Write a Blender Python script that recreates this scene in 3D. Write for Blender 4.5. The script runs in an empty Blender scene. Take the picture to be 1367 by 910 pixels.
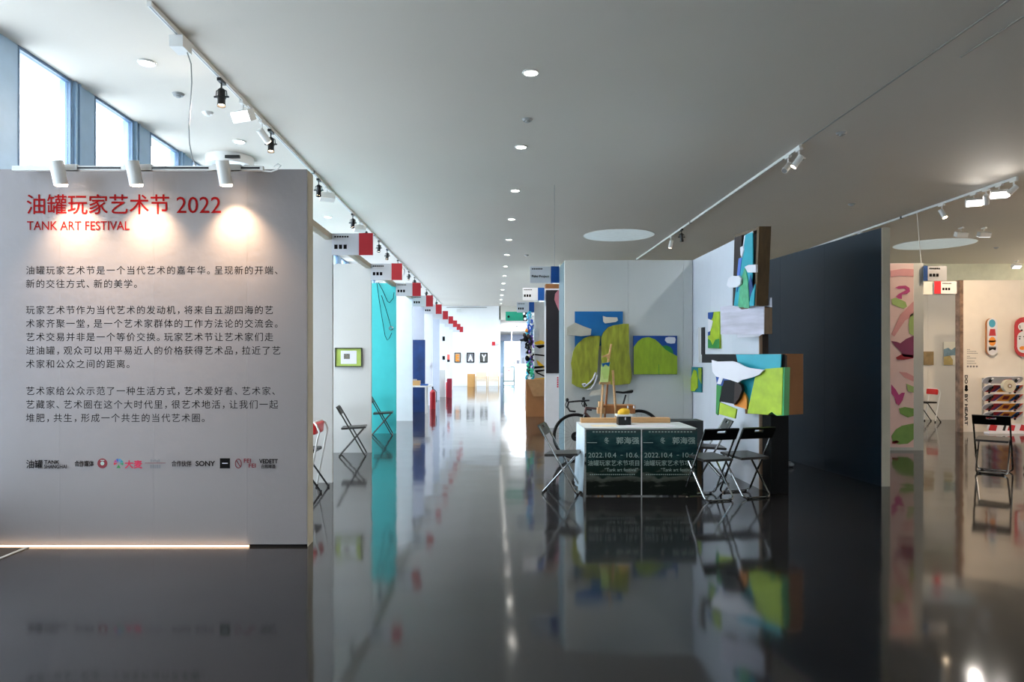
import bpy, math, random
from mathutils import Vector, Matrix
random.seed(7)
PI = math.pi
SC = bpy.context.scene
COL = SC.collection

# ------------------------------------------------------------------ camera
# one metre at distance d spans F/d pixels; eye height 1.5 m, camera looks level along +Y
F, VX, HY, EYE = 930.0, 659.0, 478.0, 1.5
cam = bpy.data.cameras.new('camera'); co = bpy.data.objects.new('camera', cam); COL.objects.link(co)
co.location = (0, 0, EYE); co.rotation_euler = (PI/2, 0, 0)
cam.sensor_width = 36; cam.lens = F/1367*36
cam.shift_x = (683.5-VX)/1367; cam.shift_y = (HY-455)/1367
cam.clip_start = .05; cam.clip_end = 400
SC.camera = co
# ------------------------------------------------------------------ world, exposure
w = bpy.data.worlds.new('overcast_sky'); SC.world = w; w.use_nodes = True
nt = w.node_tree; bg = nt.nodes['Background']
bg.inputs['Color'].default_value = (.87, .94, 1.0, 1); bg.inputs['Strength'].default_value = 4.4
SC.view_settings.view_transform = 'Standard'; SC.view_settings.look = 'None'
SC.view_settings.gamma = 1; SC.view_settings.exposure = 1.33
SC.view_settings.use_curve_mapping = False

def lamp(name, kind, loc, energy, color=(1,1,1), size=.1, aim=None, angle=80, blend=.6, size_y=None, spread=None):
    l = bpy.data.lights.new(name, kind); l.energy = energy; l.color = color
    if kind == 'AREA':
        l.size = size
        if size_y: l.shape = 'RECTANGLE'; l.size_y = size_y
        else: l.shape = 'DISK'
        if spread: l.spread = math.radians(spread)
    else:
        l.shadow_soft_size = size
    if kind == 'SPOT': l.spot_size = math.radians(angle); l.spot_blend = blend
    o = bpy.data.objects.new(name, l); o.location = loc; COL.objects.link(o)
    if aim is not None:
        o.rotation_euler = (Vector(aim)-Vector(loc)).to_track_quat('-Z', 'Y').to_euler()
    return o
WARM = (1, .74, .48); SOFT = (1, .93, .84); COOL = (.86, .93, 1)
ZC = 4.35                                  # ceiling height

# ------------------------------------------------------------------ materials
def lin(c):
    f = lambda v: (v/255/12.92) if v/255 <= .04045 else ((v/255+.055)/1.055)**2.4
    return (f(c[0]), f(c[1]), f(c[2]), 1)
MATS = {}
def mat(name, rgb, rough=.5, metal=0, vary=.05, scale=6, bump=0, bscale=60, coat=0, emit=0, spec=.5, ecol=None, stretch=None):
    if name in MATS: return MATS[name]
    m = bpy.data.materials.new(name); m.use_nodes = True; MATS[name] = m
    t = m.node_tree; N = t.nodes; L = t.links; b = N['Principled BSDF']
    c = lin(rgb)
    b.inputs['Roughness'].default_value = rough; b.inputs['Metallic'].default_value = metal
    b.inputs['Specular IOR Level'].default_value = spec
    b.inputs['Coat Weight'].default_value = coat; b.inputs['Coat Roughness'].default_value = .1
    tc = N.new('ShaderNodeTexCoord'); src = tc.outputs['Object']
    if stretch:
        mp = N.new('ShaderNodeMapping'); mp.inputs['Scale'].default_value = stretch; L.new(src, mp.inputs['Vector']); src = mp.outputs['Vector']
    nz = N.new('ShaderNodeTexNoise'); nz.inputs['Scale'].default_value = scale; nz.inputs['Detail'].default_value = 4
    L.new(src, nz.inputs['Vector'])
    rp = N.new('ShaderNodeValToRGB'); rp.color_ramp.elements[0].position = .3; rp.color_ramp.elements[1].position = .7
    rp.color_ramp.elements[0].color = (c[0]*(1-vary), c[1]*(1-vary), c[2]*(1-vary), 1)
    rp.color_ramp.elements[1].color = (min(1, c[0]*(1+vary)), min(1, c[1]*(1+vary)), min(1, c[2]*(1+vary)), 1)
    L.new(nz.outputs['Fac'], rp.inputs['Fac']); L.new(rp.outputs['Color'], b.inputs['Base Color'])
    if bump:
        n2 = N.new('ShaderNodeTexNoise'); n2.inputs['Scale'].default_value = bscale; L.new(src, n2.inputs['Vector'])
        bp = N.new('ShaderNodeBump'); bp.inputs['Strength'].default_value = bump; bp.inputs['Distance'].default_value = .01
        L.new(n2.outputs['Fac'], bp.inputs['Height']); L.new(bp.outputs['Normal'], b.inputs['Normal'])
    if emit:
        b.inputs['Emission Color'].default_value = lin(ecol or rgb); b.inputs['Emission Strength'].default_value = emit
    return m
wall_white = mat('painted_white_board', (206,206,203), .6, vary=.02, scale=1.5, bump=.08, bscale=25)
wall_text = mat('emulsion_text_wall', (138,131,131), .55, vary=.02, scale=1.2, bump=.25, bscale=14)
wall_cool = mat('cool_white_board', (222,226,234), .5, vary=.02)
wall_grey = mat('grey_board', (200,203,200), .6, vary=.02, scale=1)
wall_bluegrey = mat('blue_grey_board', (178,186,202), .6, vary=.02)
wall_teal = mat('turquoise_paint', (62,196,200), .5, vary=.03)
wall_dark = mat('dark_blue_paint', (8,33,47), .42, vary=.12, scale=.7, bump=.02, bscale=3, spec=.15)
wall_slate = mat('slate_edge_paint', (88,110,118), .6)
ceil_m = mat('ceiling_plaster', (216,209,198), .75, vary=.025, scale=.35)
edge_m = mat('raw_board_edge', (196,190,172), .8)
brown_board = mat('brown_card', (150,112,74), .8, vary=.12, scale=9)
kraft = mat('kraft_card', (146,98,58), .8, vary=.08, scale=5)
wood = mat('pale_pine', (205,160,110), .55, vary=.12, scale=8, stretch=(1,1,12))
wood_mid = mat('oiled_beech', (170,110,62), .5, vary=.15, scale=8, stretch=(12,1,1))
wood_dark = mat('stained_brown_wood', (88,66,38), .55, vary=.2, scale=10, stretch=(3,3,.6))
wood_umber = mat('umber_wood', (44,32,28), .7, vary=.15)
white_metal = mat('white_enamel', (225,225,222), .35, vary=.02)
grey_metal = mat('grey_enamel', (150,152,150), .4, vary=.03)
black_metal = mat('black_enamel', (9,9,10), .35, vary=.05)
black_plastic = mat('black_plastic', (9,10,12), .35, vary=.08, spec=.3)
chair_seat = mat('dark_grey_vinyl', (44,43,41), .38, vary=.08)
chrome = mat('chrome_tube', (176,178,178), .2, metal=1, vary=.02)
rubber = mat('black_rubber', (14,14,15), .6)
red_paint = mat('signal_red_print', (186,26,40), .5)
red_pad = mat('red_vinyl', (205,30,28), .35)
blue_print = mat('cobalt_print', (0,74,150), .5)
sign_face = mat('sign_card', (205,208,214), .5, vary=.01)
ink = mat('black_ink', (16,14,15), .8, spec=.1)
red_ink = mat('red_ink', (138,14,16), .8, spec=.1)
maroon_ink = mat('maroon_ink', (120,14,30), .6)
crimson_ink = mat('crimson_ink', (200,20,70), .6)
grey_ink = mat('grey_ink', (120,120,124), .7)
pale_ink = mat('pale_ink', (158,178,170), .6)
blue_paint = mat('azure_acrylic', (0,102,168), .55, vary=.06)
deep_blue = mat('ultramarine_acrylic', (0,68,148), .55, vary=.06)
lime = mat('lime_acrylic', (146,172,36), .6, vary=.16, scale=5, stretch=(3,3,1))
moss = mat('streaked_moss_acrylic', (146,152,44), .65, vary=.3, scale=6, stretch=(3,3,.7))
lime_bright = mat('bright_lime_acrylic', (168,196,36), .55, vary=.14, scale=9)
green_dark = mat('leaf_green_acrylic', (38,132,58), .6, vary=.15)
teal_paint = mat('teal_acrylic', (20,162,182), .5, vary=.06)
sea_green = mat('sea_green_acrylic', (86,176,130), .6, vary=.2, scale=14)
cloud_m = mat('cloud_white_acrylic', (226,226,234), .6, vary=.04, scale=3)
cloud_streak = mat('streaked_cloud_acrylic', (196,194,208), .6, vary=.22, scale=4, stretch=(.6,.6,3))
cloud_warm = mat('warm_cloud_acrylic', (205,200,186), .6, vary=.05)
orange = mat('orange_acrylic', (240,146,36), .55)
near_black = mat('black_acrylic', (7,8,10), .55, spec=.2)
pink_pale = mat('pale_pink_acrylic', (238,208,204), .6, vary=.03)
pink_mid = mat('dusty_pink_acrylic', (224,160,162), .6, vary=.05)
magenta = mat('magenta_acrylic', (192,64,132), .6)
plum = mat('plum_acrylic', (134,50,94), .6, vary=.1)
crimson = mat('crimson_acrylic', (164,20,44), .6)
leaf_pale = mat('pale_leaf_acrylic', (168,196,120), .6, vary=.08)
navy_canvas = mat('deep_blue_canvas', (0,48,104), .5, vary=.25, scale=4)
yellow = mat('yellow_plastic', (235,186,24), .5, vary=.1)
glow_white = mat('lit_lens', (255,250,240), .5, emit=14)
glow_warm = mat('lit_warm_lens', (255,226,190), .5, emit=16)
glow_strip = mat('lit_led_strip', (255,214,170), .5, emit=.9)
glow_flood = mat('lit_flood_lens', (250,250,255), .5, emit=2.2)
glow_sky = mat('skylight_diffuser', (212,226,230), .6, emit=.12)
dead_lens = mat('unlit_lens', (120,120,118), .2)
steel_blue = mat('blue_steel_paint', (150,180,208), .45, vary=.04)
steel_dark = mat('dark_frame_steel', (96,122,152), .4)
plaza = mat('pale_paving', (205,205,205), .9)
bag = mat('clear_film', (170,176,178), .2, vary=.3, scale=30)

def floor_material():
    m = bpy.data.materials.new('polished_dark_floor'); m.use_nodes = True; t = m.node_tree; N = t.nodes; L = t.links
    b = N['Principled BSDF']; tc = N.new('ShaderNodeTexCoord')
    nz = N.new('ShaderNodeTexNoise'); nz.inputs['Scale'].default_value = .5; nz.inputs['Detail'].default_value = 6
    sp = N.new('ShaderNodeTexNoise'); sp.inputs['Scale'].default_value = 160; sp.inputs['Detail'].default_value = 2
    for n in (nz, sp): L.new(tc.outputs['Object'], n.inputs['Vector'])
    mx = N.new('ShaderNodeMath'); mx.operation = 'MULTIPLY_ADD'; mx.inputs[1].default_value = .35; L.new(sp.outputs['Fac'], mx.inputs[0]); L.new(nz.outputs['Fac'], mx.inputs[2])
    rp = N.new('ShaderNodeValToRGB'); rp.color_ramp.elements[0].position = .4; rp.color_ramp.elements[1].position = .95
    rp.color_ramp.elements[0].color = lin((28,28,30)); rp.color_ramp.elements[1].color = lin((46,45,46))
    L.new(mx.outputs[0], rp.inputs['Fac']); L.new(rp.outputs['Color'], b.inputs['Base Color'])
    rr = N.new('ShaderNodeMapRange'); rr.inputs['To Min'].default_value = .05; rr.inputs['To Max'].default_value = .12
    L.new(nz.outputs['Fac'], rr.inputs['Value']); L.new(rr.outputs['Result'], b.inputs['Roughness'])
    wv = N.new('ShaderNodeTexNoise'); wv.inputs['Scale'].default_value = 1.6; wv.inputs['Detail'].default_value = 1
    L.new(tc.outputs['Object'], wv.inputs['Vector'])
    bp = N.new('ShaderNodeBump'); bp.inputs['Strength'].default_value = .25; bp.inputs['Distance'].default_value = .012
    L.new(wv.outputs['Fac'], bp.inputs['Height']); L.new(bp.outputs['Normal'], b.inputs['Normal'])
    b.inputs['IOR'].default_value = 1.5
    return m
def glass_material(tint=(.93,.97,1,1)):
    m = bpy.data.materials.new('window_glass'); m.use_nodes = True; t = m.node_tree; N = t.nodes; L = t.links
    N.remove(N['Principled BSDF']); out = N['Material Output']
    tr = N.new('ShaderNodeBsdfTransparent'); tr.inputs['Color'].default_value = tint
    gl = N.new('ShaderNodeBsdfGlossy'); gl.inputs['Roughness'].default_value = .03
    fr = N.new('ShaderNodeLayerWeight'); fr.inputs['Blend'].default_value = .5
    pw = N.new('ShaderNodeMath'); pw.operation = 'POWER'; pw.inputs[1].default_value = 5; L.new(fr.outputs['Facing'], pw.inputs[0])
    ma = N.new('ShaderNodeMath'); ma.operation = 'MULTIPLY_ADD'; ma.inputs[1].default_value = .5; ma.inputs[2].default_value = .03; L.new(pw.outputs[0], ma.inputs[0])
    mx = N.new('ShaderNodeMixShader'); L.new(ma.outputs[0], mx.inputs[0]); L.new(tr.outputs[0], mx.inputs[1]); L.new(gl.outputs[0], mx.inputs[2])
    L.new(mx.outputs[0], out.inputs['Surface']); return m
def poster_material():
    m = bpy.data.materials.new('misty_landscape_print'); m.use_nodes = True; t = m.node_tree; N = t.nodes; L = t.links
    b = N['Principled BSDF']; b.inputs['Roughness'].default_value = .5; b.inputs['Specular IOR Level'].default_value = .15
    tc = N.new('ShaderNodeTexCoord'); sx = N.new('ShaderNodeSeparateXYZ'); L.new(tc.outputs['Object'], sx.inputs[0])
    mp = N.new('ShaderNodeMapping'); mp.inputs['Scale'].default_value = (2.2, 2.2, 7); L.new(tc.outputs['Object'], mp.inputs['Vector'])
    nz = N.new('ShaderNodeTexNoise'); nz.inputs['Scale'].default_value = 1.6; nz.inputs['Detail'].default_value = 7; L.new(mp.outputs[0], nz.inputs['Vector'])
    md = N.new('ShaderNodeMath'); md.operation = 'MULTIPLY_ADD'; md.inputs[1].default_value = .5; L.new(nz.outputs['Fac'], md.inputs[0]); L.new(sx.outputs['Z'], md.inputs[2])
    rp = N.new('ShaderNodeValToRGB'); cr = rp.color_ramp
    cr.elements[0].position = .08; cr.elements[0].color = lin((23,29,26))
    for p, c in ((.20,(54,57,49)), (.25,(10,17,12)), (.38,(14,21,15)), (.42,(65,68,60)), (.48,(81,87,79)), (.52,(13,35,28)), (.62,(12,39,37)), (.70,(31,64,64)), (.76,(9,45,49)), (.88,(41,75,76))):
        e = cr.elements.new(p); e.color = lin(c)
    cr.elements[-1].position = .96; cr.elements[-1].color = lin((60,71,71))
    L.new(md.outputs[0], rp.inputs['Fac']); L.new(rp.outputs['Color'], b.inputs['Base Color'])
    return m
floor_m = floor_material(); glass = glass_material(); poster_m = poster_material()

# ------------------------------------------------------------------ mesh building
class MB:
    def __init__(s): s.v = []; s.f = []
    def add(s, vs, fs):
        n = len(s.v); s.v += [tuple(v) for v in vs]; s.f += [tuple(i+n for i in f) for f in fs]; return s
    def box(s, a, b):
        x0,y0,z0 = a; x1,y1,z1 = b
        return s.add([(x0,y0,z0),(x1,y0,z0),(x1,y1,z0),(x0,y1,z0),(x0,y0,z1),(x1,y0,z1),(x1,y1,z1),(x0,y1,z1)],
                     [(0,3,2,1),(4,5,6,7),(0,1,5,4),(1,2,6,5),(2,3,7,6),(3,0,4,7)])
    def obox(s, c, hx, hy, hz, M):
        vs = [Vector(c) + M @ Vector((sx*hx, sy*hy, sz*hz)) for sz in (-1,1) for sx,sy in ((-1,-1),(1,-1),(1,1),(-1,1))]
        return s.add(vs, [(0,3,2,1),(4,5,6,7),(0,1,5,4),(1,2,6,5),(2,3,7,6),(3,0,4,7)])
    def cyl(s, p0, p1, r0, r1=None, n=14, cap=True):
        if r1 is None: r1 = r0
        p0 = Vector(p0); p1 = Vector(p1); d = (p1-p0).normalized()
        a = d.orthogonal().normalized(); b = d.cross(a); vs = []
        for p, r in ((p0,r0),(p1,r1)):
            for i in range(n):
                t = 2*PI*i/n; vs.append(p + a*math.cos(t)*r + b*math.sin(t)*r)
        fs = [(i,(i+1)%n,n+(i+1)%n,n+i) for i in range(n)]
        if cap: fs += [tuple(range(n-1,-1,-1)), tuple(range(n,2*n))]
        return s.add(vs, fs)
    def tube(s, pts, r, n=8, closed=False):
        pts = [Vector(p) for p in pts]; k = len(pts); vs = []; a = None
        for i in range(k):
            if closed: t = (pts[(i+1)%k]-pts[i-1])
            else: t = pts[min(i+1,k-1)]-pts[max(i-1,0)]
            t.normalize()
            a = t.orthogonal() if a is None else a - t*a.dot(t)
            a.normalize(); b = t.cross(a)
            for j in range(n):
                q = 2*PI*j/n; vs.append(pts[i]+a*math.cos(q)*r+b*math.sin(q)*r)
        fs = []
        for i in range(k if closed else k-1):
            for j in range(n):
                i2 = (i+1)%k; fs.append((i*n+j, i*n+(j+1)%n, i2*n+(j+1)%n, i2*n+j))
        if not closed: fs += [tuple(range(n-1,-1,-1)), tuple(range((k-1)*n, k*n))]
        return s.add(vs, fs)
    def sphere(s, c, r, sz=1, n=12, m=8):
        vs = [(c[0], c[1], c[2]+r*sz)]
        for i in range(1, m):
            t = PI*i/m
            for j in range(n):
                q = 2*PI*j/n; vs.append((c[0]+r*math.sin(t)*math.cos(q), c[1]+r*math.sin(t)*math.sin(q), c[2]+r*sz*math.cos(t)))
        vs.append((c[0], c[1], c[2]-r*sz)); fs = [(0,1+j,1+(j+1)%n) for j in range(n)]
        for i in range(m-2):
            for j in range(n):
                a = 1+i*n; fs.append((a+j, a+n+j, a+n+(j+1)%n, a+(j+1)%n))
        l = len(vs)-1; a = 1+(m-2)*n
        fs += [(l, a+(j+1)%n, a+j) for j in range(n)]
        return s.add(vs, fs)
    def prism(s, pts, back):
        """closed outline of 3D points, extruded by the vector back"""
        n = len(pts); back = Vector(back); vs = [Vector(p) for p in pts]; vs += [p+back for p in vs]
        return s.add(vs, [tuple(range(n)), tuple(range(2*n-1, n-1, -1))] + [(i, n+i, n+(i+1)%n, (i+1)%n) for i in range(n)])
    def torus(s, c, R, r, axis='y', n=40, m=8):
        ring = []
        for i in range(n):
            q = 2*PI*i/n; ring.append((c[0]+R*math.cos(q), c[1], c[2]+R*math.sin(q)) if axis == 'y' else (c[0]+R*math.cos(q), c[1]+R*math.sin(q), c[2]))
        return s.tube(ring, r, m, True)
    def build(s, name, m, parent=None, world=False, smooth=False, origin=None, **props):
        vs = [Vector(v) for v in s.v]
        off = Vector((0,0,0))
        if parent is not None and world: off = absloc(parent)
        elif parent is None:
            if origin is None:
                xs = [v.x for v in vs]; ys = [v.y for v in vs]; zs = [v.z for v in vs]
                origin = ((min(xs)+max(xs))/2, (min(ys)+max(ys))/2, min(zs))
            off = Vector(origin)
        me = bpy.data.meshes.new(name); me.from_pydata([v-off for v in vs], [], s.f); me.update()
        me.validate()
        bm_fix(me)
        if smooth:
            me.shade_smooth() if hasattr(me, 'shade_smooth') else None
            try: me.set_sharp_from_angle(angle=math.radians(40))
            except Exception: pass
        me.materials.append(m)
        o = bpy.data.objects.new(name, me); COL.objects.link(o)
        if parent is not None: o.parent = parent
        else: o.location = off
        for k, v in props.items(): o[k] = v
        if name in ('lettering','small_print','small_emblem','mark','white_mark','brush_mark','partner_mark','text_line','title_lettering'): o['kind'] = 'stuff'
        return o
import bmesh
def bm_fix(me):
    bm = bmesh.new(); bm.from_mesh(me); bmesh.ops.recalc_face_normals(bm, faces=bm.faces); bm.to_mesh(me); bm.free()
def absloc(o):
    v = Vector(o.location); p = o.parent
    while p is not None: v += Vector(p.location); p = p.parent
    return v
def thing(name, label, cat, loc=(0,0,0), rz=0, group=None):
    o = bpy.data.objects.new(name, None); o.empty_display_size = .1; COL.objects.link(o)
    o.location = loc; o.rotation_euler = (0,0,rz); o['label'] = label; o['category'] = cat
    if group: o['group'] = group
    return o
def tag(o, label, cat, group=None):
    o['label'] = label; o['category'] = cat
    if group: o['group'] = group
    return o
def st(o): o['kind'] = 'structure'; return o
KIDS = {}
def dup(root, loc, rz, label, group=None):
    def cp(o, par):
        c = o.copy(); COL.objects.link(c); c.parent = par
        for ch in list(o.children): cp(ch, c)
        return c
    r = cp(root, None); r.location = loc; r.rotation_euler = (0,0,rz); r['label'] = label
    if group: r['group'] = group
    return r

class Plane:
    """a vertical plane through two floor points, measured from the photograph's pixel rays"""
    def __init__(s, X0, Y0, X1, Y1):
        s.a = Vector((X0,Y0)); s.b = Vector((X1,Y1)); d = (s.b-s.a).normalized()
        s.d = Vector((d.x,d.y,0)); s.n = Vector((d.y,-d.x,0))          # towards the viewer when b lies right of a
    def at(s, x, y, off=0):
        a = s.a+s.n.to_2d()*off; t = (x-VX)/F; D = s.b-s.a; k = (t*a.y-a.x)/(D.x-t*D.y); q = a+D*k
        return Vector((q.x, q.y, EYE+(HY-y)*q.y/F))
    def poly(s, mb, pts, thick, off=0):
        return mb.prism([s.at(x,y,off) for x,y in pts], -s.n*thick)
def front(Y): return Plane(-10, Y, 10, Y)
def rect(x0,y0,x1,y1): return [(x0,y0),(x1,y0),(x1,y1),(x0,y1)]
def circ(x,y,rx,ry=None,n=18):
    ry = ry or rx
    return [(x+rx*math.cos(2*PI*i/n), y+ry*math.sin(2*PI*i/n)) for i in range(n)]

# ---- lettering
GL = {}
def glyph(s, bold=0):
    k = (s, bold)
    if k not in GL:
        c = bpy.data.curves.new('lettering','FONT'); c.body = s; c.size = 1; c.resolution_u = 3
        o = bpy.data.objects.new('lettering', c); COL.objects.link(o)
        bpy.context.view_layer.update()
        m = bpy.data.meshes.new_from_object(o.evaluated_get(bpy.context.evaluated_depsgraph_get()))
        vs = [tuple(v.co) for v in m.vertices]; fs = [tuple(p.vertices) for p in m.polygons]; V = []; Fc = []
        for dx, dy in (((bold,0),(-bold,0),(0,bold),(0,-bold)) if bold > .002 else ((0,0),)):
            n = len(V); V += [(x+dx, y+dy, n/max(1,len(vs))*.0005) for x, y, z in vs]; Fc += [tuple(i+n for i in f) for f in fs]
        GL[k] = (V, Fc)
        bpy.data.objects.remove(o); bpy.data.curves.remove(c); bpy.data.meshes.remove(m)
    return GL[k]
def put(mb, g, pl, x, y, sx, sy, off, rot=False):
    """glyph mesh g with its origin at pixel (x, y) on the plane; sx, sy = pixels per em"""
    vs = [pl.at(x + vx*sx, y - vy*sy, off+vz) if not rot else pl.at(x + vy*sx, y + vx*sy, off+vz) for vx,vy,vz in g[0]]
    mb.add(vs, g[1])
def text_fit(mb, s, pl, x0, y0, x1, y1, off=.002, bold=0, rot=False):
    """stretch the words into the pixel box"""
    g = glyph(s, bold); xs = [v[0] for v in g[0]]; ys = [v[1] for v in g[0]]
    if rot:
        sy = (y1-y0)/(max(xs)-min(xs)); sx = (x1-x0)/(max(ys)-min(ys)); put(mb, g, pl, x1-max(ys)*sx, y0-min(xs)*sy, sx, sy, off, True)
    else:
        sx = (x1-x0)/(max(xs)-min(xs)); sy = (y1-y0)/(max(ys)-min(ys)); put(mb, g, pl, x0-min(xs)*sx, y1+min(ys)*sy, sx, sy, off)

# ================================================================== THE SETTING
m = MB(); m.box((-4.45,-9,-.12), (18,66,0)); st(m.build('floor', floor_m, origin=(0,0,0)))
m = MB(); m.box((-60,-70,-.5), (60,120,-.14)); st(m.build('plaza_ground', plaza))
m = MB(); m.box((-4.6,-9,ZC), (18,21.2,ZC+.3)); m.box((-4.6,21.2,ZC), (2.2,38.1,ZC+.3)); st(m.build('ceiling', ceil_m))
m = MB(); m.box((.3,38.1,3.6), (18,66,3.9)); m.box((.3,38.0,3.6),(18,38.1,4.35)); st(m.build('ceiling', ceil_m))
# window wall on the left
m = MB(); m.box((-4.6,-9,0), (-4.33,38,.35)); m.box((-4.6,-9,.35), (-4.33,1.24,ZC)); st(m.build('wall_left', wall_grey))
frame0 = MB(); frame0.box((-.05,0,0),(.005,.02,4.0)); frame0.box((-.05,.78,0),(.005,.8,4.0)); frame0.box((-.05,.02,0),(.005,.78,.06)); frame0.box((-.05,.02,3.97),(.005,.78,4.0))
pier0 = MB(); pier0.box((-.12,.8,0),(.0,1.22,4.0)); pier0.box((0,.83,0),(.03,.86,4.0)); pier0.box((0,.90,0),(.03,.93,4.0))
pane0 = MB(); pane0.box((-.03,.02,.06),(-.02,.78,3.97))
wf = wp = wg = None
Y = 6.34-1.22*4
k = 0
while Y < 37.5:
    if wf is None:
        wf = frame0.build('window_1', steel_dark, origin=(0,0,0)); wp = pier0.build('pier', steel_blue, wf); wg = pane0.build('pane', glass, wf); o = wf
    else:
        o = wf.copy(); COL.objects.link(o); o.name = 'window_%d' % (k+1)
        for c in (wp, wg): q = c.copy(); COL.objects.link(q); q.parent = o
    o.location = (-4.33, Y, .35); st(o); k += 1; Y += 1.22
# far end wall of the corridor, right far wall, side and back walls
m = MB(); m.box((-4.6,38,0),(.37,38.25,ZC)); st(m.build('wall_far', mat('bright_end_wall',(238,238,238),.6,vary=.01)))
m = MB(); m.box((2.0,21,0),(18,21.2,ZC)); st(m.build('wall_right_far', mat('pale_green_wall',(206,208,186),.7)))
m = MB(); m.box((2.0,21.2,0),(2.2,38,.4)); m.box((2.0,21.2,4.2),(2.2,38,ZC))
for i in range(8): m.box((2.0,21.2+i*2.37,.4),(2.2,21.4+i*2.37,4.2))
st(m.build('wall_side', wall_white))
m = MB(); m.box((2.09,21.2,.4),(2.11,38,4.2)); st(m.build('window_92', glass))  # glazing added to bring daylight into the far corridor
m = MB(); m.box((17.8,-9,0),(18,66,2.4)); m.box((17.8,-9,4.2),(18,66,ZC)); m.box((17.8,21,2.4),(18,66,4.2)); m.box((17.8,-9,2.4),(18,0,4.2))
for i in range(8): m.box((17.8,i*2.7,2.4),(18,i*2.7+.3,4.2))
st(m.build('wall_right', wall_grey))
m = MB(); m.box((17.9,0,2.4),(17.92,21,4.2)); st(m.build('window_93', glass_material((1,.88,.76,1))))  # unseen clerestory, added with warm tint to light the right ceiling
m = MB(); m.box((-4.6,-9.2,0),(18,-9,.5)); m.box((-4.6,-9.2,1.3),(18,-9,ZC))
for i in range(7): m.box((-4.6+i*3.7,-9.2,.5),(-2.9+i*3.7,-9,1.3))
st(m.build('wall_back', wall_grey))
m = MB(); m.box((-4.2,-9.12,.5),(17.9,-9.1,1.3)); st(m.build('window_90', glass))  # unseen glazing behind the camera, added for ambient fill
# far lobby beyond the end wall
m = MB(); m.box((.1,38.25,0),(.37,66,3.6)); st(m.build('wall_lobby_left', wall_cool))
m = MB(); m.box((.37,62,3.0),(18,62.2,3.6)); m.box((.37,62,0),(18,62.2,.2)); m.box((2.35,62,0),(18,62.2,3.2)); st(m.build('wall_lobby_end', mat('lobby_blue_wall',(205,214,236),.6)))
m = MB(); m.box((.9,62.05,.2),(2.35,62.07,3.0)); st(m.build('window_91', glass))
m = MB(); m.box((.37,61.9,.2),(.95,62,3.05)); m.box((1.5,61.95,.2),(1.56,62,3.0)); st(m.build('trim_1', steel_blue))
# door-mat strip and trim in the floor, lower left
m = MB(); m.box((-3.71,3.0,0),(-3.68,5.52,.006)); st(m.build('trim_2', grey_metal))
m = MB(); m.box((-4.3,3.0,0),(-3.72,5.5,.004)); tag(m.build('entrance_mat', mat('dark_mat',(44,36,30),.9,bump=.4,bscale=90)), 'dark brown entrance mat at the foot of the text wall, lower left', 'mat')
# shadow-gap lines in the ceiling
for i,(X,a,b) in enumerate(((4.1,3.5,9.25),(4.42,3.5,6.6))):
    m = MB(); m.box((X-.012,a,ZC-.004),(X+.012,b,ZC)); st(m.build('trim_%d'%(3+i), grey_metal))

# ================================================================== TEXT WALL
TY = 5.55; TP = front(TY)
tw = thing('exhibition_wall', 'freestanding white wall with red festival title and Chinese introduction text', 'exhibition wall', (-2.87, TY+.08, 0))
edges = [-45, 80, 205, 330, 410]
xs = [-4.27] + [TP.at(e,0).x for e in edges[1:]]
for i in range(4):
    m = MB(); g = .0005
    m.box((xs[i]+(g if i else 0), TY, 0.018), (xs[i+1]-g, TY+.16, 3.005)); m.build('panel', wall_text, tw, True)
m = MB(); m.box((xs[-1]-.0, TY+.004, 0.0), (xs[-1]+.006, TY+.158, 3.0)); m.build('edge_strip', edge_m, tw, True)
m = MB(); m.box((-4.27, TY-.012, 0), (TP.at(333,0).x, TY-.002, .014)); m.build('light_strip', glow_strip, tw, True, label='glowing warm light strip along the foot')
lamp('strip_light', 'AREA', ((-4.27+TP.at(333,0).x)/2, TY-.03, .03), .15, WARM, size=2.3, size_y=.03, aim=((-4.27+TP.at(333,0).x)/2, TY+.2, .3))
m = MB(); text_fit(m, '油罐玩家艺术节', TP, 35.5, 259, 226, 286, bold=.011); text_fit(m, '2022', TP, 235.5, 262.5, 295, 284.5, bold=.003); m.build('title_lettering', red_ink, tw, True)
m = MB(); text_fit(m, 'TANK ART FESTIVAL', TP, 36, 295, 173, 307, bold=.008); m.build('title_lettering', red_ink, tw, True)
LINES = [(360.5,'油罐玩家艺术节是一个当代艺术的嘉年华。呈现新的开端、'),(378.5,'新的交往方式、新的美学。'),
 (413.5,'玩家艺术节作为当代艺术的发动机，将来自五湖四海的艺'),(431.5,'术家齐聚一堂，是一个艺术家群体的工作方法论的交流会。'),
 (449.5,'艺术交易并非是一个等价交换。玩家艺术节让艺术家们走'),(467.5,'进油罐，观众可以用平易近人的价格获得艺术品，拉近了艺'),
 (485.5,'术家和公众之间的距离。'),(521.5,'艺术家给公众示范了一种生活方式，艺术爱好者、艺术家、'),
 (539.5,'艺藏家、艺术圈在这个大时代里，很艺术地活，让我们一起'),(557.5,'堆肥，共生，形成一个共生的当代艺术圈。')]
for cy, s in LINES:
    m = MB(); x = 34.3
    for ch in s:
        put(m, glyph(ch, 0), TP, x, cy+4.7, 12.3, 12.3, .001)
        x += 9.9 if ch in '，。、' else 13.42
    m.build('text_line', ink, tw, True)
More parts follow.
